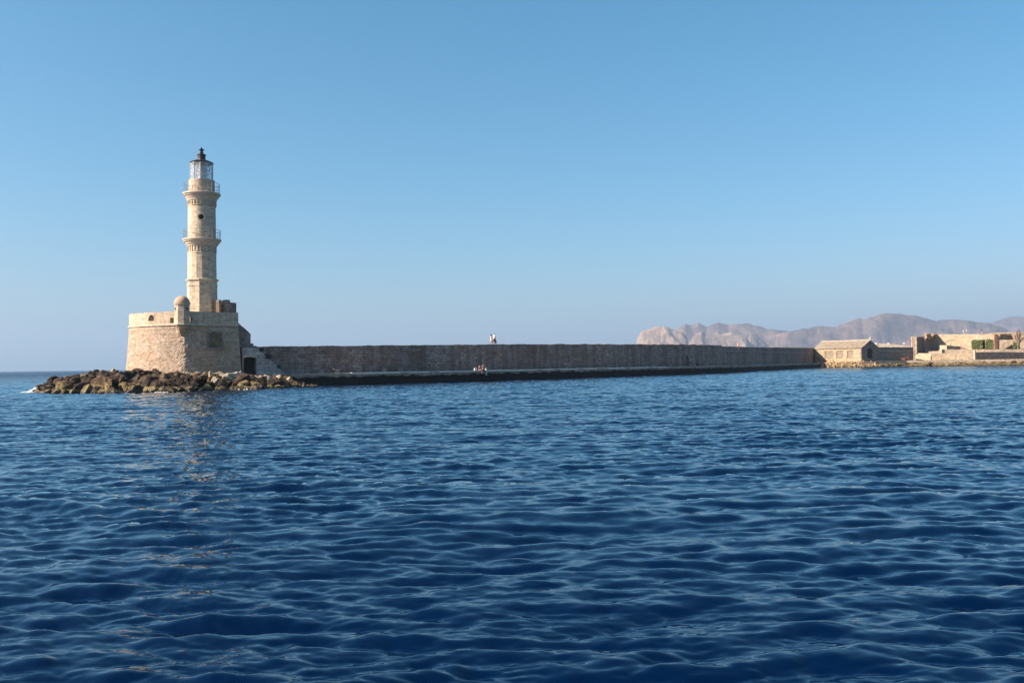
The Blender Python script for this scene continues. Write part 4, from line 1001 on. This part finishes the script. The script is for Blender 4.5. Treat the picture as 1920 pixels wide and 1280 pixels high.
# long sunlit wall
lw, _ = ruin('sunlit_wall', 'long sunlit limestone wall with ivy along its right part and people walking on top', 'wall', [(1760, 325.8, 626.6, 1861, 318, 626.0)], MT['ruin'], part='masonry', ragged=.08, cell=.3,
             mask=lambda x, y: not (1842.5 < x < 1847.5 and y > 637))
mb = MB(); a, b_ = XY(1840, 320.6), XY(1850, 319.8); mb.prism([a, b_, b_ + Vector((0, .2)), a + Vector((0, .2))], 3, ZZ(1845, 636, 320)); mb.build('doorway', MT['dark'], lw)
# wall with deep alcove at the far right
def alc(x, y): return not (625.6 < y < 636.3 and 1872 + (636.3 - y) * .42 < x < 1896 + (y - 625) * .6)
aw, _ = ruin('alcove_wall', 'higher sunlit wall with a deep shaded alcove at the right edge of the ruins', 'wall', [(1861, 317.8, 624.5, 1880, 317, 623), (1880, 317, 623, 1990, 314, 621)], MT['ruin'], mask=alc, cell=.25)
ruin('', '', '', [(1866, 320.4, 624, 1912, 318.4, 623.5)], MT['ruin'], parent=aw, part='alcove_back', ragged=.02)
mb = MB(); a, b_ = XY(1864, 318), XY(1912, 315.6); zc = ZZ(1880, 624.6, 317); mb.prism([a + Vector((0, .8)), b_ + Vector((0, .8)), b_ + Vector((.3, 2.6)), a + Vector((0, 2.6))], zc - .5, zc - .05); mb.build('alcove_roof', MT['ruin'], aw)
ruin('', '', '', [(1866.8, 317.0, 626, 1871.6, 316.9, 626)], MT['redbrick'], parent=aw, part='brick_pier', ragged=.02, th=.5)
# terraces stepping down to the quay
def mass(name, label, cat, pts, z0_, ztop, mat, kind=None):
    mb = MB(); P_ = [XY(*p) for p in pts]; mb.prism(P_, z0_, ztop)
    if kind: return struct(mb.build(name, mat))
    t_ = thing(name, (P_[0].x, P_[0].y, z0_), label, cat); mb.build('masonry', mat, t_); return t_
zt1 = ZZ(1790, 662.3, 303); zt2 = ZZ(1800, 655, 309)
t1, _ = ruin('terrace_wall', 'low orange tinted sunlit wall with a small dark opening, just above the eastern quay', 'wall', [(1718, 309, 662.2, 1745, 304.5, 662.2), (1745, 304.5, 662.2, 1829, 301.5, 661.0)], MT['ruin'], ragged=.05,
     mask=lambda x, y: not (1744.8 < x < 1747.8 and y > 666.8))
mass('ground', '', '', [(1720, 310), (1829, 302.5), (1990, 314), (1990, 345), (1720, 345)], 1.0, zt1 - .12, MT['shore'], 'structure')
t2, _ = ruin('terrace_wall', 'upper cream terrace wall with stepped left end, below the ivy covered wall', 'wall', [(1742, 312, 658.5, 1764, 310.5, 657.5), (1764, 310.9, 655, 1862, 307.4, 655), (1862, 307.4, 655, 1945, 306.2, 655)], MT['parapet'], ragged=.1)
mass('ground', '', '', [(1764, 312), (1862, 308.5), (1945, 307.3), (1990, 312), (1990, 340), (1764, 340)], 1.0, zt2 - .15, MT['shore'], 'structure')
ruin('small_pier', 'short square stone pier on the left end of the terrace', 'pier', [(1761.5, 306, 654.8, 1766.5, 305.2, 654.8), (1766.6, 305.2, 655, 1772, 307.5, 655.2)], MT['parapet'], ragged=.02)
ruin('stone_block', 'long low stone block with sunlit left end, below the diagonal shadow', 'block', [(1763, 315, 647.2, 1776, 312.5, 647.2), (1776.1, 312.6, 647.4, 1806, 323, 649.5)], MT['ruin'], ragged=.04)
t5, _ = ruin('quay_wall', 'long dark shaded wall along the quay at the far right', 'wall', [(1829, 294.2, 660, 1925, 303.5, 660), (1925, 303.5, 660, 2000, 308, 660)], MT['ruin_shade'], ragged=.05)
mb = MB(); a, b_ = XY(1827.3, 301.2), XY(1829, 300.1); q = XY(1828.3, 294.3); mb.box((q.x, q.y, (1.9 + ZZ(1828.5, 657, 294)) / 2), (.5, .5, ZZ(1828.5, 657, 294) - 1.9), .3); mb.build('end_post', MT['parapet'], t5)
ruin('shadow_wedge', 'added dark wedge standing in for a shadow triangle below the deep alcove', 'shadow_wedge', [(1880, 310, 657, 1899, 316.4, 645.5)], MT['ruin_shade'], zb=zt2 - .3, th=.8, ragged=.05)  # added wedge, shaped and darkened to read as a cast shadow
ruin('fallen_beam', 'dark sloping beam of masonry leaning at the foot of the sunlit wall', 'beam', [(1802, 317, 648.5, 1815, 316, 654)], MT['ruin_shade'], zb=zt2 - .1, th=.3, ragged=.02)

# ivy, each patch a plant
rng = random.Random(21)
def ivy(x0, x1, y0, y1, Dfn, label, n_):
    q = XY((x0 + x1) / 2, Dfn((x0 + x1) / 2)); t_ = thing('ivy', (q.x, q.y, ZZ((x0 + x1) / 2, y1, q.y)), label, 'ivy', 'ivy on the ruined walls'); mb = MB()
    for _ in range(n_):
        x, y = rng.uniform(x0, x1), y0 + (y1 - y0) * rng.random() ** 0.8; x += 1.6 * noise.noise(Vector((y * .6, x0, 0))); y += 2.2 * noise.noise(Vector((x * .35, 7, x0)))
        if y - y0 < 2.2 * (noise.noise(Vector((x * .5, 0, x0))) + .4): continue
        D = Dfn(x) - 0.15 - rng.random() * (0.35 + 0.35 * noise.noise(Vector((x * .4, y * .4, 1)))); p = P(x, y, D); s = rng.uniform(.1, .22)
        a = Vector((rng.gauss(0, .6), -1, rng.gauss(.5, .6))).normalized(); e = a.orthogonal().normalized(); f = a.cross(e); an = rng.uniform(0, 6.28)
        e2 = (e * math.cos(an) + f * math.sin(an)) * s; f2 = a.cross(e2); mb.quad(p - e2, p + f2 * .7, p + e2, p - f2 * .7)
    mb.build('leaves', MT['leaf'], t_)
    mb = MB()
    for k in range(5):
        x = x0 + (x1 - x0) * (k + .5) / 5; p0, p1 = P(x, y1, Dfn(x) - .1), P(x + rng.uniform(-1, 1), y0 + 3, Dfn(x) - .1); mb.tube([p0, (p0 + p1) / 2 + Vector((rng.uniform(-.2, .2), 0, 0)), p1], 0.04, 5, r1=.015)
    mb.build('stem', MT['bark'], t_)
lwD = lambda x: interp([(1760, 325.8), (1861, 318)], x)
ivy(1822, 1842, 636, 653.5, lwD, 'wide square patch of green ivy left of the dark doorway', 2600)
ivy(1847.5, 1861, 635, 653.5, lwD, 'narrower ragged patch of green ivy right of the dark doorway', 1700)
ivy(1899.5, 1907, 640, 658, lambda x: 313.5, 'small upright ivy clump beside the bare tree at the far right', 900)
# bare tree at the right edge
tq = XY(1912, 310.6); tz0 = zt2 - .2
tr = thing('bare_tree', (tq.x, tq.y, tz0), 'leafless dark tree in front of the wall at the right edge', 'tree'); mb = MB()
mb.tube([(tq.x, tq.y, tz0), (tq.x - .1, tq.y, tz0 + 1.5), (tq.x + .15, tq.y, tz0 + 3)], 0.36, 8, r1=.22); mb.build('trunk', MT['bark'], tr)
mb = MB()
def branch(p, d, L, r, lev):
    q = p + d * L; mid = (p + q) / 2 + Vector((rng.uniform(-.1, .1), rng.uniform(-.1, .1), rng.uniform(-.05, .1))) * L; mb.tube([p, mid, q], r, 5, r1=r * .5)
    if lev:
        for _ in range(3): branch(q if rng.random() < .6 else mid, (d + Vector((rng.gauss(0, .6), rng.gauss(0, .5), rng.gauss(.15, .35)))).normalized(), L * rng.uniform(.6, .8), r * .55, lev - 1)
for k in range(6):
    a = rng.uniform(0, 6.28); branch(Vector((tq.x + .1, tq.y, tz0 + rng.uniform(2, 3))), Vector((math.cos(a), math.sin(a) * .6, rng.uniform(.4, 1.2))).normalized(), 2.1, 0.16, 3)
mb.build('crown', MT['bark'], tr)
# scrap heap and bollard on the quay
q = XY(1701, 293.5); sh_ = thing('scrap_heap', (q.x, q.y, 1.95), 'low rusty red heap of scrap metal on the quay in front of the low building', 'scrap heap'); mb = MB(); rg2 = random.Random(8)
for k in range(40):
    u = rg2.uniform(-1.9, 1.9); h = (1 - abs(u) / 2.6) * 1.25; c = (q.x + u, q.y + rg2.uniform(-.7, .7), 1.98 + rg2.uniform(.1, h)); a = Vector((rg2.gauss(0, 1), rg2.gauss(0, .6), rg2.gauss(0, .4))).normalized() * rg2.uniform(.3, .8)
    if k % 2: mb.tube([Vector(c) - a, Vector(c) + a], rg2.uniform(.04, .1), 6)
    else: mb.box(c, (rg2.uniform(.4, 1.1), rg2.uniform(.3, .7), rg2.uniform(.08, .4)), rg2.uniform(0, 3))
mb.build('metal_scrap', MT['rust'], sh_)
q = XY(1909.5, 294.3); bo = thing('bollard', (q.x, q.y, 1.95), 'small dark mooring bollard standing on the quay edge near the right side', 'bollard'); mb = MB()
mb.lathe((q.x, q.y), [(.22, 1.95), (.16, 2.1), (.15, 2.6), (.26, 2.68), (.26, 2.8), (.1, 2.9)], 14); mb.build('post', MT['irond'], bo)

# tumbled stones below the house
rng = random.Random(5); SBM = [boulder_mesh(60 + i, MT['rubble'], 3) for i in range(5)]; DBM = [boulder_mesh(70 + i, MT['rock_dark'], 3) for i in range(3)]
cnt = 0; pl_ = []
while cnt < 150:
    x = rng.uniform(1500, 1650); e = interp(DSH, x); s = rng.uniform(0.0, 4.6 if x > 1535 else 2.5); p = XY(x, e + s); r = rng.uniform(.22, .6) * (1 if x < 1610 else .7)
    if any((p.x - a) ** 2 + (p.y - b_) ** 2 < (.6 * (r + c)) ** 2 for a, b_, c in pl_): r *= .6
    pl_.append((p.x, p.y, r)); o = bpy.data.objects.new('shore_stone', rng.choice(SBM if x > 1522 else DBM)); C.objects.link(o)
    o.location = (p.x, p.y, shz(x, s) + r * .15); o.rotation_euler = (rng.uniform(0, 6), rng.uniform(0, 6), rng.uniform(0, 6)); o.scale = (r * rng.uniform(.9, 1.3), r, r * rng.uniform(.6, .9))
    where = 'at the end of the dark quay' if x <= 1522 else 'under the left end of the house front' if x < 1565 else 'under the middle of the house front' if x < 1605 else 'below the house gable'
    tag(o, f"{'shaded dark' if x <= 1522 else 'tan tumbled'} shore stone {where}, {'near the water' if s < 1.6 else 'higher on the bank'}", 'stone', 'tumbled stones on the shore below the house'); cnt += 1
# low rocks along the eastern waterline
rng = random.Random(15)
for k in range(90):
    x = 1648 + 350 * (k + rng.random()) / 90; e = interp(DSH, x); s = rng.uniform(-.1, 2.4); p = XY(x, e + s); r = rng.uniform(.3, .75)
    dk = rng.random() < .35
    o = bpy.data.objects.new('shore_rock', rng.choice(DBM if dk else [BM['rock_ochre'][k % 6]])); C.objects.link(o)
    o.location = (p.x, p.y, shz(x, s)); o.rotation_euler = (rng.uniform(-.4, .4), rng.uniform(-.4, .4), rng.uniform(0, 6)); o.scale = (r * rng.uniform(1, 1.8), r, r * rng.uniform(.4, .7))
    wh = 'below the scrap heap' if x < 1715 else 'below the orange terrace wall' if x < 1829 else 'below the dark quay wall'
    tag(o, f"{'dark' if dk else 'ochre'} low rock at the foot of the eastern quay, {wh}", 'rock', 'rocks along the eastern quay')

# ------------------------------------------------------------------ people
def skin_obj(name, verts, edges, mat, parent, root=0, sub=1):
    me = bpy.data.meshes.new(name); me.from_pydata([v[0] for v in verts], edges, []); me.materials.append(mat)
    o = bpy.data.objects.new(name, me); C.objects.link(o)
    md = o.modifiers.new('skin', 'SKIN'); md.use_smooth_shade = True
    lay = me.skin_vertices[0].data
    for i, v in enumerate(verts):
        r = v[1]; lay[i].radius = (r, r) if isinstance(r, (int, float)) else r
        lay[i].use_root = (i == root)
    s = o.modifiers.new('subsurf', 'SUBSURF'); s.levels = sub; s.render_levels = sub
    o.parent = parent; return o
def rotx(v, a): return Vector((v.x, v.y * math.cos(a) - v.z * math.sin(a), v.y * math.sin(a) + v.z * math.cos(a)))
def person(x, y, D, z, H, head_to, label, group=None, skin='skin', top=None, bottom=None, dress=None, hair='hair', long_hair=False, pose='walk', lean=0.0, place=None, sleeves=.65):
    """faces local -Y; head_to = turn about the vertical"""
    q = place if place is not None else XY(x, D)
    t_ = thing('person', (q.x, q.y, z), label, 'person', group); k = H / 1.75
    sit = pose == 'sit'; hipz = 0.93 if not sit else 0.13
    if pose == 'walk': leg = ((-.42, .12), (.36, .45)); arm = ((.35, .25), (-.35, .3))
    elif pose == 'stand': leg = ((-.06, .03), (.05, .03)); arm = ((.08, .15), (-.1, .2))
    else: leg = ((-1.45, 1.35), (-1.35, 1.25)); arm = ((.45, .25), (-.7, .9))
    V = []; E = []
    def add(p, r, par=None):
        V.append((Vector(p) * k, r * k)); i = len(V) - 1
        if par is not None: E.append((par, i))
        return i
    L_ = lambda zz_: Vector((0, -math.sin(lean) * (zz_ - hipz), hipz + (zz_ - hipz) * math.cos(lean) if True else zz_))
    up_ = lambda h, xx=0, yy=0: Vector((xx, yy - math.sin(lean) * h, hipz + h * math.cos(lean)))
    pel = add(up_(0), .125); bel = add(up_(.16), .115, pel); che = add(up_(.36), .135, bel); shc = add(up_(.50), .10, che)
    nk = add(up_(.57), .052, shc); hd = add(up_(.66, 0, -.01), .078, nk); cr = add(up_(.76), .082, hd)
    add(up_(.68, 0, -.115), .014, hd)                       # nose
    joints = {'pel': V[pel][0] / k, 'che': V[che][0] / k}
    hands = []; knees = []
    for s in (-1, 1):
        sw, el = arm[0 if s < 0 else 1]
        sh = add(up_(.49, s * .17), .058, shc); S = V[sh][0] / k
        ud_ = rotx(Vector((s * .10, 0, -1)).normalized(), sw); e_ = S + ud_ * .29; ei = add(e_, .040, sh)
        fd_ = rotx(Vector((s * .05, 0, -1)).normalized(), sw - el); w_ = e_ + fd_ * .25; wi_ = add(w_, .026, ei)
        pm = add(w_ + fd_ * .07, (.024), wi_); hands.append(w_ + fd_ * .1)
        for f in range(4):
            off = Vector((0, (f - 1.5) * .020, 0)); ln_ = (.075, .085, .08, .062)[f]
            a_ = add(w_ + fd_ * .10 + off, .0085, pm); add(w_ + fd_ * (.10 + ln_) + off + Vector((-s * .02, 0, 0)), .0075, a_)
        th_ = add(w_ + fd_ * .045 + Vector((0, -.035, 0)), .010, wi_); add(w_ + fd_ * .095 + Vector((0, -.055, 0)), .008, th_)
        joints['sh%d' % s], joints['el%d' % s] = S, e_
        sw, kn = leg[0 if s < 0 else 1]
        hi = add(up_(-.03, s * .09), .092, pel); Hp = V[hi][0] / k
        td = rotx(Vector((0, 0, -1)), sw); kn_ = Hp + td * .43; ki = add(kn_, .056, hi)
        cdv = rotx(Vector((0, 0, -1)), sw + kn); an_ = kn_ + cdv * .41; ai = add(an_, .036, ki); knees.append(kn_)
        ft = rotx(Vector((0, -1, -.15)), (sw + kn) * (.5 if not sit else .2)).normalized(); add(an_ + Vector((0, .03, -.035)), .034, ai); add(an_ + ft * .15 + Vector((0, 0, -.03)), .028, ai)
        joints['hip%d' % s], joints['kn%d' % s], joints['an%d' % s] = Hp, kn_, an_
    body = skin_obj('body', V, E, MT[skin], t_, pel, 1)
    if top or dress:
        m_ = MT[top or dress]; T = [(up_(-.04) * k, .185 * k), (up_(.16) * k, .17 * k), (up_(.36) * k, .19 * k), (up_(.50) * k, .15 * k), (up_(.55) * k, .09 * k)]; ED = [(0, 1), (1, 2), (2, 3), (3, 4)]
        for s in (-1, 1):
            S, e_ = joints['sh%d' % s], joints['el%d' % s]; T.append((S * k, .095 * k)); T.append(((S * (1 - sleeves) + e_ * sleeves) * k, .075 * k)); ED += [(3, len(T) - 2), (len(T) - 2, len(T) - 1)]
        if dress:
            mid = (joints['kn-1'] + joints['kn1']) / 2
            T.append((((joints['pel'] * .5 + mid * .5)) * k, .19 * k)); T.append(((joints['pel'] * .12 + mid * .88) * k, .21 * k)); ED += [(0, len(T) - 2), (len(T) - 2, len(T) - 1)]
        skin_obj('dress' if dress else 'shirt', T, ED, m_, t_, 0, 1)
    if bottom:
        T = [(up_(.03) * k, .17 * k), (up_(-.06) * k, .17 * k)]; ED = [(0, 1)]
        for s in (-1, 1):
            Hp, kn_ = joints['hip%d' % s], joints['kn%d' % s]; T.append(((Hp * .85 + kn_ * .15) * k, .13 * k)); T.append(((Hp * .1 + kn_ * .9) * k, .105 * k)); ED += [(1, len(T) - 2), (len(T) - 2, len(T) - 1)]
        skin_obj('shorts', T, ED, MT[bottom], t_, 0, 1)
    T = [(up_(.70, 0, .03) * k, .105 * k), (up_(.785, 0, .01) * k, .105 * k)]; ED = [(0, 1)]
    if long_hair: T += [(up_(.56, 0, .09) * k, .08 * k), (up_(.38, 0, .14) * k, .07 * k)]; ED += [(0, 2), (2, 3)]
    skin_obj('hair', T, ED, MT[hair], t_, 0, 1)
    t_.rotation_euler = (0, 0, head_to)
    Rm = Matrix.Rotation(head_to, 3, 'Z')
    return t_, [Rm @ (h * k) + Vector((q.x, q.y, z)) for h in hands]
def bag(c, col, size, label, rot=0.0):
    t_ = thing('bag', (c[0], c[1], c[2] - size[2] / 2), label, 'bag'); mb = MB(); mb.box(c, size, rot, taper=.8); mb.build('pouch', MT[col], t_)
    mb = MB(); mb.tube([(c[0] - size[0] * .25, c[1], c[2] + size[2] * .48), (c[0] - size[0] * .15, c[1], c[2] + size[2] * .85), (c[0] + size[0] * .15, c[1], c[2] + size[2] * .85), (c[0] + size[0] * .25, c[1], c[2] + size[2] * .48)], .018, 6); mb.build('handle', MT[col], t_)
wd = (WPTS[4] - WPTS[3]).normalized(); wn_ = Vector((wd.y, -wd.x)); away = math.atan2(wd.y, wd.x) + math.pi / 2
def wall_top(x): return wtop(x) - 0.14
pw = on_line(WPTS, 931) - wn_ * 1.0; pw2 = on_line(WPTS, 937) - wn_ * 1.0
person(0, 0, 0, wall_top(931), 1.66, away + .25, 'woman in a cream dress with long dark hair walking on the breakwater wall', 'walkers on the breakwater', dress='cream', long_hair=True, place=pw)
_, hs = person(0, 0, 0, wall_top(937), 1.84, away + .15, 'tall man in white shirt and black shorts walking on the breakwater wall', 'walkers on the breakwater', top='white', bottom='black', place=pw2)
hr_ = max(hs, key=lambda h: h.x); bag((hr_.x + .02, hr_.y, hr_.z - .34), 'red', (.34, .18, .40), 'red bag carried by the man in white on the breakwater wall', .4)
face = math.atan2(-wn_.x, wn_.y) + math.pi
qn = lambda x, off: line_pt(x, off)
person(0, 0, 0, QZ, 1.66, face + .35, 'person in pink top sitting on the quay edge, left of the pair', None, top='pink', bottom='pink', pose='sit', lean=.25, place=qn(898.5, 3.95), long_hair=True)
person(0, 0, 0, QZ, 1.74, face - .1, 'tanned person in dark shorts sitting on the quay edge, right of the pair', None, skin='skin', bottom='black', pose='sit', lean=.05, place=qn(905.8, 3.95))
b1 = qn(891.5, 3.6); bag((b1.x, b1.y, QZ + .17), 'white', (.42, .3, .32), 'white bag lying on the quay edge left of the sitting pair', .5)
b2 = qn(911.3, 3.9); tw = thing('towel', (b2.x, b2.y, QZ), 'white towel hanging over the quay edge right of the sitting pair', 'towel')
mb = MB(); ra = math.atan2(wd.y, wd.x); mb.box((b2.x, b2.y, QZ + .12), (.3, .34, .22), ra, taper=.7); b3 = qn(911.6, 4.2); mb.box((b3.x, b3.y, QZ - .3), (.26, .05, .75), ra); mb.build('cloth', MT['white'], tw)
person(0, 0, 0, QZ, 1.70, face + .6, 'person in pale top standing on the quay beside the dark wall niche', None, top='bluec', bottom='black', pose='stand', place=qn(1294.5, 1.2))
person(0, 0, 0, QZ, 1.70, face + 1.0, 'dark clothed person sitting low on the quay right of the wall niche', None, top='black', bottom='black', pose='sit', lean=.3, place=qn(1306.5, 1.6), sleeves=1.0)
zl_ = ZZ(1440, 659.5, WPTS[7].y)
person(0, 0, 0, zl_, 1.84, away, 'person in pink shirt and black shorts on the ledge of the lower wall stretch', None, top='pink', bottom='black', hair='white', pose='stand', place=line_pt(1385, .55))
person(0, 0, 0, QZ, 1.82, away + .2, 'left walker in pale blue shirt near the landward end of the quay', 'walkers near the landward end of the quay', top='bluec', bottom='bluec', place=qn(1470, 1.6))
person(0, 0, 0, QZ, 1.72, away - .2, 'right walker in pale blue shirt near the landward end of the quay', 'walkers near the landward end of the quay', top='bluec', bottom='black', place=qn(1479.5, 1.6))
wz = ZZ(1812, 626.8, lwD(1812) + .6)
person(1808.5, 0, lwD(1808) + .5, wz, 1.75, .5, 'person all in white walking on the sunlit wall, left of the pair', 'walkers on the sunlit wall', top='white', bottom='white', hair='white', sleeves=1.0)
person(1814.5, 0, lwD(1814) + .5, wz, 1.82, .4, 'person in white top and dark shorts on the sunlit wall, right of the pair', 'walkers on the sunlit wall', top='white', bottom='black', sleeves=1.0)
person(1842, 0, lwD(1842) + .5, wz, 1.72, .5, 'person in black top and white shorts walking alone on the sunlit wall', 'walkers on the sunlit wall', top='black', bottom='white', sleeves=1.0)
person(1737.8, 0, 313.5, zt1 - .1, 1.75, .3, 'person in pale blue shirt standing before the shaded rubble topped wall', None, top='bluec', bottom='black', pose='stand')

# ------------------------------------------------------------------ mountains across the bay
def range_mat(name, c1, c2, c3):
    m = bpy.data.materials.new(name); n, l, b = nodes(m); g = n.new('ShaderNodeNewGeometry')
    f = nz(n, l, g.outputs['Position'], 0.006, 10, 0.72); r = ramp(n, [(0.38, c1), (0.5, c2), (0.64, c3)]); l.new(f, r.inputs[0])
    f2 = nz(n, l, g.outputs['Position'], 0.05, 6, 0.75); r2 = ramp(n, [(0.35, (.6, .62, .6)), (0.62, (1.2, 1.15, 1.1))]); l.new(f2, r2.inputs[0])
    l.new(mixc(n, l, 'MULTIPLY', .8, r.outputs[0], r2.outputs[0]), b.inputs['Base Color']); b.inputs['Roughness'].default_value = 1; b.inputs['Specular IOR Level'].default_value = 0
    bp = n.new('ShaderNodeBump'); bp.inputs['Strength'].default_value = .8; bp.inputs['Distance'].default_value = 28; l.new(f, bp.inputs['Height']); l.new(bp.outputs[0], b.inputs['Normal'])
    return m
MH = range_mat('dry_hillside', (.06, .05, .045), (.13, .098, .085), (.23, .17, .14))
MC = range_mat('pale_cliff', (.13, .105, .085), (.22, .175, .145), (.33, .27, .22))
def fbm(p, o=5, ridge=False):
    s = 0; a = 1; t = 0
    for _ in range(o):
        v = noise.noise(p); v = 1 - abs(v) * 2 if ridge else v; s += v * a; t += a; a *= .5; p = p * 2.03
    return s / t
def mountain(prof, D, depth, mat, seed, rough=.35, front=1.3, sub=1.3, steep=1.0, nsc=620):
    x0, x1 = prof[0][0], prof[-1][0]; nx = int((x1 - x0) / sub) + 1; ny = 60; mb = MB()
    for i in range(nx):
        x = x0 + (x1 - x0) * i / (nx - 1)
        for j in range(ny):
            v = -1 + 2 * j / (ny - 1); Dj = D + v * depth; p = XY(x, Dj)
            # spurs lean sideways so that gullies run down to the left and right
            q = Vector((p.x, p.y, seed * 1000)) / nsc
            warp = (x1 - x0) * 0.018 * fbm(q * 1.1, 3) * (1 - (1 - abs(v)) ** 2)
            ytop = interp(prof, min(x1, max(x0, x + warp))); Hh = max(0, ZZ(x, ytop, D)) * (1 + .025 * fbm(q * 5, 3)) + 4
            sh = (1 - abs(v)) ** steep if v < 0 else (1 - v) ** 1.2
            r_ = max(0.0, min(1.0, (fbm(q * 0.55, 6, True) - .2) / .5)); k = min(1, abs(v) * 4.5 + .04)
            su = p.x / (nsc * .84) + v * 1.1 + .5 * noise.noise(Vector((p.x / 900, v * 1.5, seed * 3.1))) + seed * .37; tri = abs((su % 1.0) * 2 - 1); tri = tri * .7 + .3 * abs(((su * 2.3 + .2) % 1.0) * 2 - 1)
            sh *= 1 - .8 * min(1, abs(v) * 2.6) * (1 - tri) if v < 0 else 1
            z = Hh * sh * (1 - rough * .6 * k * (1 - r_) * 1.25) if v < 0 else Hh * sh
            z += Hh * .10 * k * fbm(q * 3, 5, True) + Hh * .02 * fbm(q * 14, 2)
            mb.v.append((p.x, p.y, z - 3))
    for i in range(nx - 1):
        for j in range(ny - 1): mb.face((i * ny + j, (i + 1) * ny + j, (i + 1) * ny + j + 1, i * ny + j + 1))
    return struct(mb.build('hills', mat, smooth=True))
PA = [(1190, 690), (1192, 650), (1195, 636), (1198, 629), (1206, 619.5), (1213, 617.5), (1220, 616), (1230, 611.5), (1237, 610.6), (1242, 611.5), (1248, 610.6), (1265, 617.5), (1279, 622), (1288, 630), (1292, 644), (1296, 690)]
PB = [(1235, 680), (1255, 640), (1269, 617.5), (1278, 611), (1287, 606), (1293, 607.8), (1299, 608.6), (1308.6, 605), (1318, 607.5), (1326.5, 612), (1337, 607), (1348, 603.6), (1358, 605), (1368, 607.6), (1377, 606.6), (1386, 607), (1396, 605.6), (1405.6, 605), (1412, 608), (1421, 609.6), (1441, 616), (1461, 617.5), (1481, 620.5), (1505, 628), (1540, 640), (1580, 680)]
PB2 = [(1288, 690), (1292, 645), (1303, 627), (1310, 622), (1316.6, 619.5), (1324, 627), (1345, 628), (1372, 622), (1400, 632), (1415, 650), (1425, 690)]
PC2 = [(1400, 690), (1403, 640), (1408, 624), (1420, 628), (1435, 640), (1443, 650), (1450, 690)]
PC = [(1425, 690), (1436, 647), (1442, 639), (1450, 631), (1461, 624), (1472, 621.5), (1481, 620), (1495, 618), (1504.6, 615.5), (1516, 615.2), (1526, 611.5), (1538, 610), (1552, 610.6), (1570, 611.6), (1579.6, 607.6), (1597, 601.7), (1606, 596.5), (1613, 595), (1621, 596.7), (1639, 593), (1650, 588.5), (1659, 585.9), (1668, 586.2), (1686, 587.8), (1700, 588.5), (1718, 589.8), (1738, 595.7), (1757.7, 600), (1769.6, 597.7), (1780, 598.2), (1789, 598), (1805, 599.6), (1817, 600), (1833, 603.6), (1857, 605), (1880, 612), (1930, 640), (1960, 690)]
PD = [(1780, 690), (1820, 620), (1845, 607), (1857, 604.6), (1866, 602), (1876, 599.7), (1888, 594.7), (1904, 591.8), (1920, 592), (1950, 588), (2000, 592), (2060, 600), (2150, 690)]
mountain(PA, 5200, 320, MC, 1, 1.1, steep=.6, nsc=260)
mountain(PB2, 5600, 340, MC, 2, 1.0, steep=.9, nsc=300)
mountain(PC2, 5700, 260, MC, 6, 1.0, steep=.9, nsc=300)
mountain(PB, 7200, 620, MH, 3, .9)
mountain(PC, 6500, 750, MH, 4, .95)
mountain(PD, 8600, 800, MH, 5, .9)

# ------------------------------------------------------------------ haze
hb = MB(); hb.box((0, 6000, 345), (26000, 26000, 695 + 5)); hz_ = hb.build('haze', [])
hm = bpy.data.materials.new('haze_air'); hm.use_nodes = True; n, l = hm.node_tree.nodes, hm.node_tree.links; n.clear()
pv = n.new('ShaderNodeVolumePrincipled'); pv.inputs['Color'].default_value = (0.345, 0.515, 0.75, 1); pv.inputs['Density'].default_value = 1.05e-4; pv.inputs['Anisotropy'].default_value = 0.1
mo = n.new('ShaderNodeOutputMaterial'); l.new(pv.outputs[0], mo.inputs['Volume']); hz_.data.materials.append(hm)
tag(hz_, kind='stuff')
for o in bpy.data.objects:
    if '_base' in o: del o['_base']
